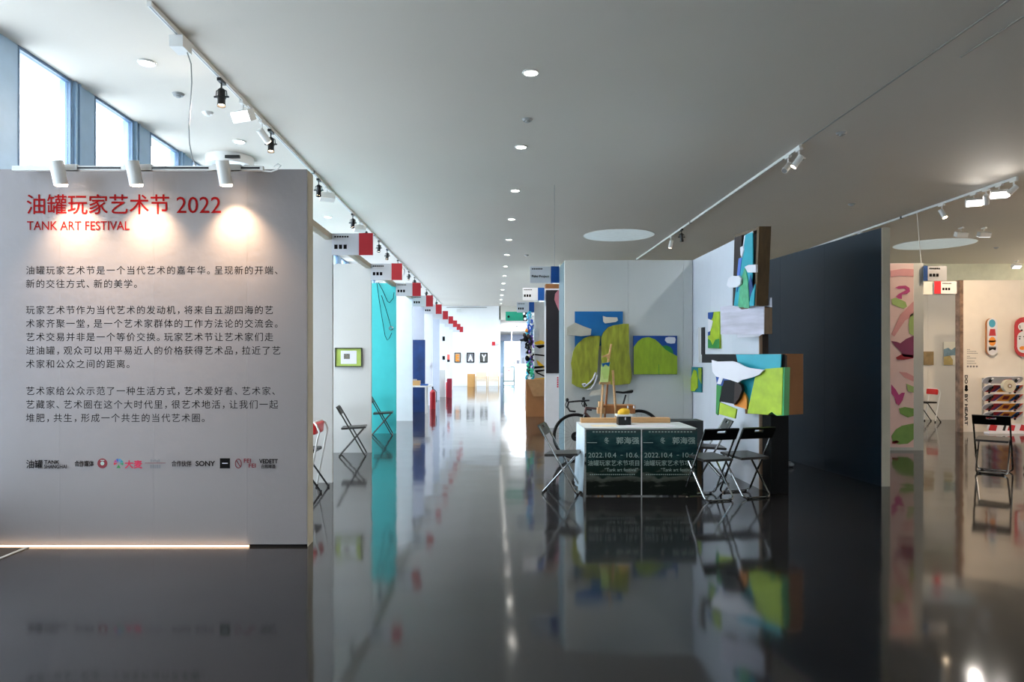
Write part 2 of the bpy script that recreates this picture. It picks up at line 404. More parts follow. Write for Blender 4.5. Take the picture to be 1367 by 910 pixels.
# partner marks at the foot
def mk(fn, material, nm='partner_mark'):
    m = MB(); fn(m); m.build(nm, material, tw, True)
def fa(m):
    text_fit(m,'油罐',TP,35,613.5,57,625,bold=.01); text_fit(m,'TANK',TP,59,614,79,619,bold=.02); text_fit(m,'SHANGHAI',TP,59,620,89,625,bold=.01)
mk(fa, ink)
mk(lambda m: text_fit(m,'合作媒体',TP,99.5,614.5,125,622.5,bold=.01), ink)
mk(lambda m: text_fit(m,'合作伙伴',TP,229,614.5,255.5,622.5,bold=.01), ink)
mk(lambda m: TP.poly(m, circ(136.6,618.3,6.6,n=28), .001, .0015), maroon_ink)
mk(lambda m: (TP.poly(m, circ(136.6,618.3,2.6,n=14), .0006, .0024), TP.poly(m, rect(134,613.8,139.2,614.8), .0006,.0024)), pale_ink)
fan = [('fan_red',(200,40,60)),('fan_magenta',(176,60,130)),('fan_blue',(50,80,160)),('fan_sky',(60,140,180)),('fan_teal',(40,140,150)),('fan_green',(40,140,90))]
for i,(n,c) in enumerate(fan):
    a0 = math.radians(200-i*38); a1 = math.radians(200-(i+1)*38+5)
    pts = [(158.2+1.5*math.cos((a0+a1)/2), 618.5-1.5*math.sin((a0+a1)/2))] + [(158.2+6.4*math.cos(a0+(a1-a0)*j/5), 618.5-6.4*math.sin(a0+(a1-a0)*j/5)) for j in range(6)]
    mk(lambda m: TP.poly(m, pts, .001, .0015), mat(n,c,.6))
mk(lambda m: TP.poly(m, [(158.2,620),(161,624.5),(155.4,624.5)], .001, .0015), green_dark)
mk(lambda m: text_fit(m,'大麦',TP,166.5,614,190,625,bold=.03), crimson_ink)
def fb(m):
    for i in range(5): TP.poly(m, rect(201+i*2.6, 613+(i%2)*.8, 202.8+i*2.6, 616.5-(i%3)*.5), .001, .0015)
    for i in range(5): TP.poly(m, rect(200.5+i*2.9, 620, 202.6+i*2.9, 624.6), .001, .0015)
mk(fb, grey_ink)
mk(lambda m: TP.poly(m, rect(193.5,617.6,221,618.2), .001, .0015), maroon_ink)
mk(lambda m: text_fit(m,'SONY',TP,261,615,287,622,bold=.03), ink)
mk(lambda m: TP.poly(m, rect(293.5,611.5,307,625), .001, .0015), ink)
mk(lambda m: TP.poly(m, rect(296.5,617.6,304,618.7), .0006, .0022), sign_face)
def fc(m):
    m.tube([TP.at(x,y,.002) for x,y in circ(318,618.5,4,6,20)], .0028, 5, True)
    m.tube([TP.at(315.5,614.5,.002), TP.at(320.5,622.5,.002)], .0028, 5)
    text_fit(m,'FEI',TP,325.5,612,335,617.5,bold=.02); text_fit(m,'FEI',TP,332,618.5,341.5,624,bold=.02)
mk(fc, maroon_ink)
mk(lambda m: (text_fit(m,'VEDETT',TP,346,612.5,371,618.5,bold=.03), text_fit(m,'白熊啤酒',TP,349,619.7,367.5,625,bold=.01)), ink)
# track and three cylinder lamps on top of the text wall
tr = thing('wall_lamp_track', 'white lamp track along the top of the text wall', 'lamp track', (-2.87, 5.47, 3.0))
q = front(5.45)
m = MB(); m.box((q.at(18,0).x,5.43,2.965),(q.at(352,0).x,5.465,3.0)); m.build('rail', white_metal, tr, True)
for a,b in ((93,163),(196,280),(312,348)):
    m = MB(); m.box((q.at(a,0).x,5.427,2.975),(q.at(b,0).x,5.43,2.99)); m.build('rail_slot', black_metal, tr, True)
for X in (q.at(40,0).x, q.at(330,0).x):
    m = MB(); m.box((X-.02,5.44,2.99),(X+.02,5.57,3.012)); m.build('bracket', white_metal, tr, True)
m = MB(); m.tube([q.at(350,228),q.at(362,229,.01),q.at(370,226,.02),q.at(375,221,.02),q.at(371,219,.02),q.at(366,222)], .006, 6); m.build('cable', white_metal, tr, True, smooth=True)
for i,(x,lab) in enumerate(((77,'leftmost white cylinder spotlight above the red title'),(178,'middle white cylinder spotlight above the red title'),(298,'right white cylinder spotlight, above the number 2022'))):
    X = front(5.36).at(x,0).x; r = thing('cylinder_spotlight', lab, 'spotlight', (X,5.36,2.98), 0, 'cylinder spotlights on the text wall')
    m = MB(); m.cyl((0,-.02,.03),(.02,.01,-.145),.05,n=20); m.build('lamp_body', white_metal, r, smooth=True)
    m = MB(); m.cyl((.02,.011,-.146),(.0202,.0113,-.151),.043,n=20); m.build('lens', glow_warm, r)
    m = MB(); m.box((-.11,.06,-.015),(.11,.1,.03)); m.cyl((0,0,.0),(0,.07,.005),.012,n=8); m.build('adapter', white_metal, r)
    lamp('wall_wash', 'SPOT', (X+.02, 5.372, 2.82), 42, (1,.70,.44), size=.04, aim=(X+.05, 5.372+.22, 2.82-.7), angle=96, blend=1)

# ================================================================== PARTITIONS LEFT OF THE CORRIDOR
LY = [8.4, 11.07, 13.9, 16.7, 19.5, 22.2, 25.0, 27.7, 30.5, 33.2]
LM = [wall_white, wall_white, wall_teal, wall_cool, wall_bluegrey, wall_cool, wall_bluegrey, wall_cool, wall_cool, wall_cool]
LL = ['white partition just behind the right edge of the text wall','white partition with the small lime framed picture','turquoise painted partition with thin hanging cords',
 'plain white partition right behind the turquoise one','grey partition behind the deep blue canvas','white partition behind the far side table',
 'grey partition past the second red extinguisher bay','white partition with the small black pictures','white partition third from the far wall, left side','last white partition before the far wall, left side']
for i, Yp in enumerate(LY):
    t = thing('booth_partition', LL[i], 'partition', (-3.0, Yp, 0))
    for a, b in ((-4.05,-3.0),(-3.0,-1.945)):
        m = MB(); m.box((a+.001,Yp,0),(b-.001,Yp+.06,3.0)); m.build('panel', LM[i], t, True)
    if i in (2,):
        for a,b in ((500,511),(514,526)):
            m = MB(); front(Yp-.001).poly(m, [(a,377),(b,376.5),(b-1,374.5),(a+2,374)], .02); m.build('torn_strip', wall_white, t, True)
    # wiring cords on the turquoise wall
for i in range(len(LY)):
    y0 = 5.75 if i == 0 else LY[i-1]+.06; y1 = LY[i]
    m = MB(); m.box((-2.03,y0,2.93),(-1.95,y1,3.0))
    ords = ['first','second','third','fourth','fifth','sixth','seventh','eighth','ninth','tenth']
    tag(m.build('booth_beam', edge_m), 'slim header beam over the %s open booth left of the corridor' % ords[i], 'beam', 'header beams over the left booths')
tq = thing('cord_loop', 'thin dark cord looping down the turquoise partition', 'cord', (-2.2,13.84,1.2))
T3 = front(13.86)
m = MB()
m.tube([T3.at(x,y) for x,y in ((505,377),(511,388),(517,402),(520,404),(525,398),(526,390))], .006, 5)
m.tube([T3.at(x,y) for x,y in ((503,377),(506,400),(510,425),(514,448),(517,454),(520,451),(523,444))], .006, 5)
m.tube([T3.at(x,y) for x,y in ((509,394),(515,412),(520,429),(522,437))], .006, 5); m.build('cord', ink, tq, True)
m = MB(); m.torus(tuple(T3.at(522,438)), .035,.01,n=16,m=6); m.build('ring', chrome, tq, True)
# flags
def flag(X0, X1, Yf, z0, z1, label, side, sq, sqm, words=None, group='booth name signs', face=None):
    t = thing('booth_sign', label, 'sign', ((X0+X1)/2, Yf, z0), 0, group); s = (X1-X0)*sq
    p = Plane(X0,Yf,X1,Yf)
    m = MB(); m.box((X0,Yf,z0),(X1,Yf+.015,z1)); m.build('sign_board', face or sign_face, t, True)
    m = MB()
    if side > 0: m.box((X1-s,Yf-.004,z0-.003),(X1,Yf,z1+.003))
    else: m.box((X0,Yf-.004,z0-.003),(X0+s,Yf,z1+.003))
    m.build('colour_field', sqm, t, True)
    if words is not None:
        m = MB(); k = F/Yf; px = lambda X: VX+X*k; pz = lambda Z: HY-(Z-EYE)*k
        a = X0+.03+(0 if side>0 else s); H = z1-z0
        for j in range(6): p.poly(m, rect(px(a+j*.03),pz(z1-.03),px(a+j*.03+.022),pz(z1-.05)), .001, .002)
        if words: text_fit(m, words, p, px(a), pz(z0+H*.48), px(X1-s-.03), pz(z0+H*.28), .002, .02)
        else:
            for j in range(3): p.poly(m, rect(px(a+j*.055),pz(z0+H*.48),px(a+j*.055+.04),pz(z0+H*.28)), .001, .002)
        m.build('lettering', ink, t, True)
    return t
for i, Yp in enumerate(LY):
    flag(-1.945, -1.45, Yp-.03, 2.74, 3.0, 'grey and red booth sign, %s from the text wall along the left booths' % ords[i], 1, .34, red_paint, '' if i < 5 else None, 'red booth signs over the left booths')

# framed picture, row 2
def picture(pl, x0,y0,x1,y1, label, fm, layers, fr=1.6, depth=.03, name='framed_picture', cat='picture', group=None):
    c = pl.at((x0+x1)/2,y1); t = thing(name, label, cat, tuple(c), 0, group)
    m = MB()
    for r in (rect(x0,y0,x1,y0+fr),rect(x0,y1-fr,x1,y1),rect(x0,y0+fr,x0+fr,y1-fr),rect(x1-fr,y0+fr,x1,y1-fr)): pl.poly(m, r, depth, depth)
    m.build('frame', fm, t, True)
    for nm, mt, ly in layers:
        off, pts = ly; m = MB()
        for pp in pts: pl.poly(m, pp, .004, off)
        m.build(nm, mt, t, True)
    return t
P2 = front(11.065)
picture(P2, 447,464,483,489.5, 'small black framed picture with lime mount on white partition', mat('dark_frame',(60,66,48),.5),
  [('backing', mat('lime_mount',(176,200,96),.7,vary=.1), (.012,[rect(448,465,482,488.5)])), ('mount', cloud_m, (.016,[rect(455,468,476,485.5)])), ('print', mat('grey_print',(120,116,104),.7,vary=.5,scale=60), (.019,[rect(459,472,467,479)]))], 1.2)
# deep blue canvas row 5
P5 = front(19.49)
m = MB(); P5.poly(m, rect(545,453.5,567.5,570), .04, .04); tag(m.build('blue_canvas', navy_canvas), 'tall deep blue canvas standing behind the white side table', 'painting')
# small pieces further down
P6 = front(22.19); m = MB(); P6.poly(m, [(571,487),(575,483),(576,486),(573,490)], .02,.02); tag(m.build('paper_piece', cloud_m), 'small white paper piece on the partition past the blue canvas', 'artwork')
P8 = front(27.69)
for y0,y1 in ((449,455),(475,480)):
    m = MB(); P8.poly(m, rect(590.6,y0,594,y1), .02,.02); tag(m.build('small_picture', near_black), 'upper small black picture in the far left booths' if y0<460 else 'lower small black picture in the far left booths', 'picture', 'small black pictures')
P9 = front(30.49); t = thing('small_painting','small red over black painting in the far left booths','painting', tuple(P9.at(598.5,483)))
m = MB(); P9.poly(m, rect(597,473,600.4,480), .02,.02); m.build('red_field', mat('coral_field',(226,96,84),.6), t, True)
m = MB(); P9.poly(m, rect(597,480,600.4,483), .02,.02); m.build('black_field', near_black, t, True)

# ================================================================== BOOTH WITH PAINTINGS, RIGHT OF THE CORRIDOR
BY = 10.65; BP = front(BY)
t = thing('booth_back_wall', 'grey white booth wall behind the bicycle and green hill paintings', 'partition', (2.06, BY+.04, 0))
for a, b in ((1.085,2.06),(2.06,2.9),(2.9,3.04)):
    m = MB(); m.box((a+.0015,BY,0),(b-.0015,BY+.08,3.0)); m.build('panel', wall_grey, t, True)
m = MB(); m.box((1.08,BY+.082,0),(1.16,11.5,2.99)); tag(m.build('booth_end_panel', wall_slate), 'slate grey end panel beside the Fake Project sign', 'partition')
t = thing('booth_side_wall', 'white booth wall carrying the stacked cloud and mountain artworks', 'partition', (3.1, 9.3, 0))
for a, b in ((8.0,8.9),(8.9,9.8),(9.8,10.73)):
    m = MB(); m.box((3.05,a+.0015,0),(3.14,b-.0015,3.0)); m.build('panel', mat('bright_white_board',(210,216,226),.5,vary=.015), t, True)
m = MB(); m.box((3.045,7.97,0),(3.075,7.999,3.0)); m.build('edge_post', mat('tan_edge',(150,124,104),.6), t, True)
m = MB(); m.box((3.075,7.975,0),(3.145,7.999,3.0)); m.build('edge_post', wood_umber, t, True)
# dark partition
D0 = Vector((4.54,8.16,0)); D1 = Vector((4.22,11.7,0)); dd = (D1-D0).normalized(); nn = Vector((dd.y,-dd.x,0))
t = thing('dark_partition', 'large dark blue glossy partition with a pale end edge', 'partition', tuple((D0+D1)/2))
L3 = (D1-D0).length
for i in range(3):
    a = D0+dd*(L3*i/3+.001); b = D0+dd*(L3*(i+1)/3-.001)
    m = MB(); m.prism([a,b,b+nn*.08,a+nn*.08], (0,0,3.03)); m.build('panel', wall_dark, t, True)
m = MB(); a = D0-dd*.004; m.prism([a+nn*.0,a+nn*.1,a+nn*.1-dd*.01,a-dd*.01], (0,0,3.03)); m.build('end_edge', edge_m, t, True)
# partitions further along on the right
t = thing('poster_partition', 'white partition with a tall dark poster beside the corridor', 'partition', (2.2,15.04,0))
for a,b in ((1.1,2.1),(2.1,3.1)):
    m = MB(); m.box((a,15.0,0),(b-.002,15.08,3.0)); m.build('panel', wall_cool, t, True)
PP = front(14.99)
pt = thing('poster', 'tall dark poster with a pink arc on the white partition', 'poster', tuple(PP.at(740,498)))
m = MB(); PP.poly(m, rect(729,387,756,498), .008, .004); m.build('poster_sheet', mat('dark_poster',(34,32,40),.5,vary=.15), pt, True)
m = MB(); PP.poly(m, [(745,387),(756,387),(756,430),(749,421),(745,412),(740,400),(741,392)], .002, .007); m.build('pink_arc', mat('dusk_pink',(176,112,128),.6,vary=.15), pt, True)
m = MB(); 
for j in range(5): PP.poly(m, rect(743.6,503+j*3,745.4,505+j*3), .002,.003)
m.build('small_print', crimson_ink, pt, True)
m = MB(); m.box((1.12,15.0,3.0),(1.6,15.3,3.1)); tag(m.build('cardboard_carton', kraft), 'flat brown carton lying on top of the poster partition', 'box')
t = thing('graphic_partition', 'grey partition with yellow and black brush strokes above the brown box', 'partition', (2.2,18.64,0))
m = MB(); m.box((1.08,18.6,0),(3.1,18.68,3.0)); m.build('panel', mat('mid_grey_board',(196,198,198),.6), t, True)
GP = front(18.59)
strokes = [(yellow,[(713,457),(722,454),(727,456),(727,459),(715,460)]),(ink,[(713,461),(727,460),(727,463),(720,465)]),(ink,[(714,472),(727,473.5),(727,475.5),(714,474)]),
 (yellow,[(716,480),(719,482),(727,489),(727,492),(718,487)]),(ink,[(713,489),(727,488),(727,490.5),(713,492)]),(ink,[(714,494),(727,493),(727,495),(715,497)]),(ink,[(716,496),(727,501),(727,503),(716,498)]),(yellow,[(714,505),(727,504),(727,507),(714,507)])]
for mt_, p_ in strokes:
    m = MB(); GP.poly(m, p_, .004, .005); m.build('brush_stroke', mt_, t, True)
m = MB(); m.box((1.08,22.2,0),(1.95,22.28,3.0)); tag(m.build('booth_partition', wall_cool), 'white partition at the end of the right booths, behind streamers', 'partition')
flag(.6, 1.08, 11.47, 2.74, 3.01, 'white and blue booth sign reading Fake Project', 1, .29, blue_print, 'Fake Project', 'blue booth signs')
flag(.62, 1.09, 14.95, 2.74, 3.01, 'second white and blue booth sign, beside the poster partition', 1, .3, blue_print, '', 'blue booth signs')
flag(.62, 1.08, 18.55, 2.72, 2.99, 'third blue booth sign, above the coloured streamers', 1, .3, blue_print, '', 'blue booth signs')
t = flag(.38, 1.08, 22.15, 2.69, 2.98, 'green banner sign beyond the coloured streamers', 1, .2, near_black, None, None, face=mat('green_banner',(10,128,104),.5))
m = MB(); q = front(22.15)
q.poly(m, circ(679,422.5,1.6), .002,.004); m.build('mark', near_black, t, True)
m = MB()
for p_ in (circ(699.5,418.5,1.6),circ(703,420.5,1.2),circ(701,425.5,1.8)): q.poly(m, p_, .002,.008)
m.build('white_mark', cloud_m, t, True)
m = MB(); m.cyl((1.0,11.46,3.01),(1.0,11.46,ZC),.004,n=5); tag(m.build('hanging_wire', grey_metal), 'thin wire from the ceiling above the Fake Project sign', 'wire')
# streamers
t = thing('streamer_column', 'hanging column of crumpled coloured streamers at a booth corner', 'hanging artwork', (.97,18.2,.95))
pal = [mat('streamer_'+n,c,.35,vary=.2,scale=12) for n,c in (('cyan',(60,190,220)),('blue',(30,90,200)),('violet',(130,90,210)),('white',(225,235,245)),('black',(18,22,30)),('mint',(60,215,170)),('sky',(130,190,240)))]
seq = [0,3,6,1,3,1,6,1,0,2,4,2,4,4,3,2,4,1,5,2,5,4,5,0,3]
for i,c in enumerate(seq):
    m = MB(); zt = 2.72-i*.068
    for s_ in range(3):
        x = .87+random.random()*.16; y = 18.15+random.random()*.12; pts = []
        for j in range(6): pts.append((x+random.uniform(-.035,.035), y+random.uniform(-.03,.03), zt-j*.04))
        m.tube(pts, .022+random.random()*.014, 4)
    m.build('streamer', pal[c], t, True)
for (x,y,r,c) in ((702,452,3.2,ink),(705,449,2.6,wood_umber),(700,447,2.2,wood_umber),(703,441,2,orange),(704,478,3,ink),(706,475,2.2,cloud_warm),(704,470,1.6,ink)):
    m = MB(); p_ = front(18.1).at(x,y); m.sphere(tuple(p_), r/50.5, 1.3); m.build('pompom', c, t, True, smooth=True)
# brown boxes under it
t = thing('cardboard_carton', 'tall brown cardboard carton below the coloured streamers', 'box', (1.1,18.2,0))
m = MB(); m.box((.84,17.9,.0),(1.33,18.5,.95)); m.build('carton', kraft, t, True)
m = MB(); m.prism([(.84,17.9,.95),(1.33,17.9,.95),(1.33,17.86,.52),(1.02,17.86,.52)], (0,.01,0)); m.build('flap', brown_board, t, True)

# ================================================================== CEILING FITTINGS
dl0 = None
def downlight(X, Yd, label, group):
    global dl0
    if dl0 is None:
        r = thing('downlight', label, 'downlight', (X,Yd,ZC), 0, group)
        m = MB()
        for i in range(1): m.torus((0,0,-.006), .075, .012, axis='z', n=24, m=6)
        m.build('trim_ring', white_metal, r, smooth=True)
        m = MB(); m.cyl((0,0,-.004),(0,0,-.001),.064,n=20); m.build('lens', glow_white, r)
        dl0 = r
    else: dup(dl0, (X,Yd,ZC), 0, label, group)
    lamp('downlight_beam','SPOT',(X,Yd,ZC-.02), 110 if Yd>12 else 75, SOFT, size=.06, aim=(X,Yd,0), angle=110, blend=.8)
nm = ['nearest','second','third','fourth','fifth','sixth','seventh','eighth','ninth','tenth','eleventh','twelfth','thirteenth']
for k in range(13):
    downlight(.37, 6.94+2.44*k, '%s round downlight in the row along the corridor ceiling' % nm[k], 'corridor downlights')
for k in range(9):
    downlight(-3.34, 6.71+2.44*k, '%s round downlight in the row near the left windows' % nm[k], 'window side downlights')
for i,(x,y,lab) in enumerate(((277,150,'small white unlit puck detector beside the left track'),(238,125,'small grey sensor on the ceiling near the left windows'),(704,159,'small detector between the first two corridor downlights'),(703,340,'fourth row tiny detector by the corridor downlights'),(1137,272,'round detector on the right ceiling'),(1069,211,'flat disc detector near the right track spotlight'),(1330,330,'tiny detector beyond the right skylight'),(1123,177,'tiny sprinkler on the right ceiling'))):
    d = F*(ZC-EYE)/(HY-y); X = (x-VX)*d/F
    m = MB(); m.cyl((X,d,ZC-.025),(X,d,ZC),.05,.065,n=16); m.cyl((X,d,ZC-.04),(X,d,ZC-.025),.025,.03,n=12)
    tag(m.build('ceiling_detector', grey_metal if i else white_metal, smooth=True), lab, 'detector')
for (X,Ys,r,lab) in ((2.9,16.15,.81,'round pale skylight above the booth with the bicycle'),(11.0,17.4,.9,'round pale skylight on the right, beyond the dark partition')):
    t = thing('round_skylight', lab, 'skylight', (X,Ys,ZC))
    m = MB(); m.cyl((0,0,-.006),(0,0,-.002),r,n=48); m.build('diffuser', glow_sky, t)
    m = MB(); m.torus((0,0,-.003), r, .006, axis='z', n=48, m=5); m.build('rim', white_metal, t)
# white drum fitting behind the text wall
t = thing('ceiling_drum', 'large white round ceiling unit seen over the text wall', 'ceiling unit', (-3.75,9.9,ZC))
m = MB(); m.cyl((0,0,-.13),(0,0,0),.33,n=32); m.build('drum', white_metal, t, smooth=True)
m = MB(); m.box((.06,-.34,-.10),(.26,-.3,-.06)); m.build('slot', black_metal, t)
# lamp tracks
def track(X, y0, y1, lab, segs, w=.035):
    t = thing('lamp_track', lab, 'lamp track', (X,(y0+y1)/2,ZC))
    n = len(segs)
    for a,b in segs:
        m = MB(); m.box((X-w/2,a+.01,ZC-.04),(X+w/2,b-.01,ZC)); m.build('rail', white_metal, t, True)
        m = MB(); m.box((X-.006,a+.02,ZC-.0415),(X+.006,b-.02,ZC-.04)); m.build('rail_slot', grey_metal, t, True)
    for a,b in segs:
        m = MB(); m.box((X-w/2-.002,b-.03,ZC-.043),(X+w/2+.002,b+.03,ZC)); m.build('joiner', black_metal, t, True)
    return t
track(-2.75,5.55,36,'long white lamp track running down the left side of the corridor', [(5.55,10.6),(10.6,16),(16,22),(22,29),(29,36)])
track(4.1,9.3,20,'white lamp track over the painting booth, right of the corridor', [(9.3,14.5),(14.5,20)])
track(8.2,10.9,21,'white lamp track above the dark partition at far right', [(10.9,14),(14,20.8)])
t = thing('track_power_box', 'white power box hanging from the near end of the left track', 'power box', (-2.75,6.12,ZC-.05))
m = MB(); m.box((-.06,-.09,-.10),(.06,.09,.0)); m.build('box_body', white_metal, t)
cz = front(6.12); m = MB(); m.tube([cz.at(*p_) for p_ in ((250,70),(255,85),(256,110),(254,140),(252,170),(253,192),(257,212),(263,224))], .006, 6); m.build('cable', grey_metal, t, True, smooth=True)
def spot(X, Ys, kind, lab, aim, on=True, energy=40, col=SOFT, group='track spotlights', angle=60, z=ZC-.04):
    """track head: adapter on the rail, arm, body pointing along aim"""
    t = thing('track_spotlight', lab, 'spotlight', (X,Ys,z), 0, group)
    d = Vector(aim).normalized(); mt_ = black_metal if kind == 'black' else white_metal
    m = MB(); m.box((-.02,-.07,-.03),(.02,.07,0)); m.build('adapter', mt_, t)
    if kind == 'flood':
        m = MB(); m.cyl((0,0,-.03),(0,0,-.1),.01,n=6); m.build('arm', mt_, t)
        c = Vector((0,0,-.15)); R = d.to_track_quat('-Z','Y').to_matrix()
        m = MB(); m.obox(c-d*.0, .12,.06,.05, R); m.build('lamp_head', mt_, t)
        m = MB(); m.obox(c+d*.052, .11,.05,.003, R); m.build('lens', glow_flood if on else dead_lens, t); tip = c+d*.08
    elif kind == 'black':
        c = Vector((0,0,-.17))
        m = MB(); m.cyl((0,0,-.03),(0,0,-.09),.009,n=6); m.tube([(-.055,0,-.17),(-.05,0,-.11),(0,0,-.09),(.05,0,-.11),(.055,0,-.17)], .006, 5); m.build('arm', mt_, t)
        m = MB(); m.cyl(c-d*.07, c+d*.07, .038, n=16); m.cyl(c-d*.085, c-d*.07, .025,.038, n=16); m.cyl(c+d*.0,c+d*.012,.046,n=16); m.cyl((-.075,0,-.17),(.075,0,-.17),.01,n=8); m.build('lamp_head', mt_, t, smooth=True)
        m = MB(); m.cyl(c+d*.07, c+d*.075, .033, n=14); m.build('lens', glow_warm if on else dead_lens, t); tip = c+d*.1
        m = MB(); m.cyl(c+d*.07, c+d*.1, .039,.043, n=14, cap=False); m.build('hood', mt_, t)
    else:
        c = Vector((0,0,-.14))+d*.03
        m = MB(); m.cyl((0,0,-.03),(0,0,-.12),.011,n=6); m.build('arm', mt_, t)
        m = MB(); m.cyl(c-d*.08, c+d*.09, .042, n=18); m.build('lamp_head', mt_, t, smooth=True)
        m = MB(); m.cyl(c+d*.09, c+d*.094, .036, n=14); m.build('lens', glow_warm if on else dead_lens, t); tip = c+d*.11
    if on and energy:
        p_ = Vector((X,Ys,z))+tip
        lamp('spot_beam','SPOT',tuple(p_),energy,col,size=.05,aim=tuple(p_+d),angle=angle,blend=.9)
    return t
left = [(7.04,'black','first black spotlight on the left track, above the text wall'),(7.65,'flood','first square white flood lamp on the left track'),(8.27,'cyl','white cylinder lamp beside the flood lamp, left track'),
 (8.6,'black','second black spotlight on the left track, just past the flood lamp'),(10.95,'black','third black spotlight on the left track, above the text wall corner'),(11.5,'flood','second white flood lamp on the left track, by the wall corner'),
 (13.6,'black','fourth black spotlight on the left track'),(14.3,'flood','third white flood lamp on the left track'),(14.9,'black','fifth black spotlight on the left track, over the first red sign'),
 (16.7,'black','sixth black spotlight on the left track'),(18,'black','seventh black spotlight on the left track'),(20,'black','eighth black spotlight on the left track'),(21.3,'cyl','white cylinder lamp midway along the left track'),
 (22.6,'black','ninth black spotlight on the left track'),(24.2,'black','tenth black spotlight on the left track'),(26,'black','eleventh black spotlight on the left track'),(28.5,'black','twelfth black spotlight on the left track'),(31,'black','thirteenth black spotlight on the left track'),(33.5,'black','last black spotlight on the left track')]
for i,(y,k_,lab) in enumerate(left):
    aim = {'black':(.05,-.15,-1) if i<4 else (-.25,.8,-1),'flood':(-.3,-.75,-.45) if i<2 else (-.4,.8,-.5),'cyl':(.5,.7,-.8)}[k_]
    if k_ == 'cyl' and i > 5: aim = (-.2,.8,-1)
    spot(-2.75,y,k_,lab,aim,True,{'black':30,'flood':45,'cyl':30}[k_], SOFT if i<10 else COOL, 'spotlights on the left track', 75 if k_!='flood' else 110)
spot(4.1,9.7,'cyl','white cylinder spotlight at the near end of the painting booth track',(-.6,-.45,-.6),False,0,group='spotlights on the booth track')
spot(4.1,15.2,'black','dark tipped spotlight further along the painting booth track',(.1,.1,-1),True,40,WARM,group='spotlights on the booth track')
spot(4.1,16.1,'cyl','white spotlight furthest along the painting booth track',(-.1,.5,-1),True,30,WARM,group='spotlights on the booth track')
spot(8.2,11.3,'flood','nearest bright flood lamp at the right edge, above the skateboards',(-.35,-.75,-.45),True,25,SOFT,group='flood lamps at far right',angle=120)
spot(8.2,11.9,'flood','second bright flood lamp left of the nearest, far right track',(-.35,-.75,-.45),True,25,SOFT,group='flood lamps at far right',angle=120)
spot(8.2,12.75,'cyl','slim bright lamp left of the two flood lamps, far right track',(.2,-.4,-.8),True,40,SOFT,group='flood lamps at far right',angle=100)
spot(8.2,15.6,'cyl','spotlight washing the ceiling just above the dark partition',(.3,.5,-.9),True,30,WARM,group='flood lamps at far right')
spot(10.2,15.2,'flood','grey flood lamp pair, left unit, below the right skylight',(0,.4,-1),False,0,group='flood lamps at far right',z=ZC)
spot(10.7,15.2,'flood','grey flood lamp pair, right unit, below the right skylight',(0,.4,-1),True,50,WARM,group='flood lamps at far right',z=ZC)
spot(15.3,20.4,'flood','bright flood lamp showing over the skateboard wall',(0,-.6,-.8),True,120,WARM,group='flood lamps at far right',angle=140,z=ZC)
spot(8.2,10.98,'cyl','added lamp at the start of the far right track, aimed at the pink mural',(-.85,.25,-.9),True,150,WARM,group='flood lamps at far right',angle=80)  # extra track lamp, added to lift the mural
# extra lamps added on the far right track to brighten skateboard wall and mural
spot(8.2,11.6,'cyl','added small lamp between the two far right flood lamps',(.45,.6,-.75),True,190,WARM,group='flood lamps at far right',angle=100)  # added wash for the skateboard wall
spot(4.1,9.35,'cyl','cylinder lamp at the very start of the painting booth track',(-.55,.2,-.8),True,30,COOL,group='spotlights on the booth track',angle=85)
m = MB(); wz = front(13.5); m.tube([wz.at(1224,283.5),wz.at(1227,318),wz.at(1231,366)], .006, 5); tag(m.build('hanging_wire', white_metal), 'thin white wire dropping from the right ceiling by the skylight', 'wire')

# ================================================================== CHAIRS
def make_chair(name, label, loc, rz, tube_m=chrome, seat_m=chair_seat, back_m=black_plastic, group=None):
    r = thing(name, label, 'chair', loc, rz, group)
    # +y is the front of the chair
    def U(side, top, bot, n=5):
        pts = [(-side,)+top]
        rr = .05; d = (Vector(top)-Vector(bot)).normalized()
        c = [(-side, bot[0]+d[0]*rr, bot[1]+d[1]*rr)]
        for i in range(1,n):
            q = i/n*PI/2; k_ = 1-math.sin(q); c.append((-side+rr*(1-math.cos(q)), bot[0]+d[0]*rr*k_, bot[1]+d[1]*rr*k_))
        c.append((-side+rr, bot[0], bot[1]))
        pts += c; return pts + [(-x,y,z) for x,y,z in reversed(pts)]
    m = MB(); m.tube(U(.195,(-.225,.75),(.19,.012)), .011, 8); m.build('front_leg_frame', tube_m, r, smooth=True)
    m = MB(); m.tube(U(.170,(.165,.425),(-.20,.012)), .011, 8); m.cyl((-.17,.165,.425),(.17,.165,.425),.009,n=8); m.build('rear_leg_frame', tube_m, r, smooth=True)
    m = MB(); R = Matrix.Rotation(math.radians(3),3,'X'); m.obox((0,.015,.437), .178,.185,.012, R); m.obox((0,.015,.427),.17,.178,.006,R); m.build('seat', seat_m, r)
    d = Vector((0,-.225-.19,.738)).normalized(); M = Matrix((Vector((1,0,0)), d.cross(Vector((1,0,0))), d)).transposed()
    c = Vector((0,-.205,.70))
    m = MB()
    def bb(x0,x1,z0,z1): m.obox(c+M@Vector(((x0+x1)/2,0,(z0+z1)/2)), (x1-x0)/2,.009,(z1-z0)/2, M)
    bb(-.205,-.055,-.065,.072); bb(.055,.205,-.065,.072); bb(-.055,.055,-.065,.018); bb(-.055,.055,.05,.072); m.build('backrest', back_m, r)
    for sx,sy in ((-.14,.19),(.14,.19),(-.12,-.2),(.12,-.2)):
        m = MB(); m.cyl((sx-.015,sy,.012),(sx+.015,sy,.012),.0125,n=8); m.build('rubber_foot', rubber, r)
    m = MB()
    for s in (-1,1): m.cyl((s*.165,-.022,.212),(s*.2,-.022,.212),.007,n=8)
    m.build('pivot', chrome, r)
    return r
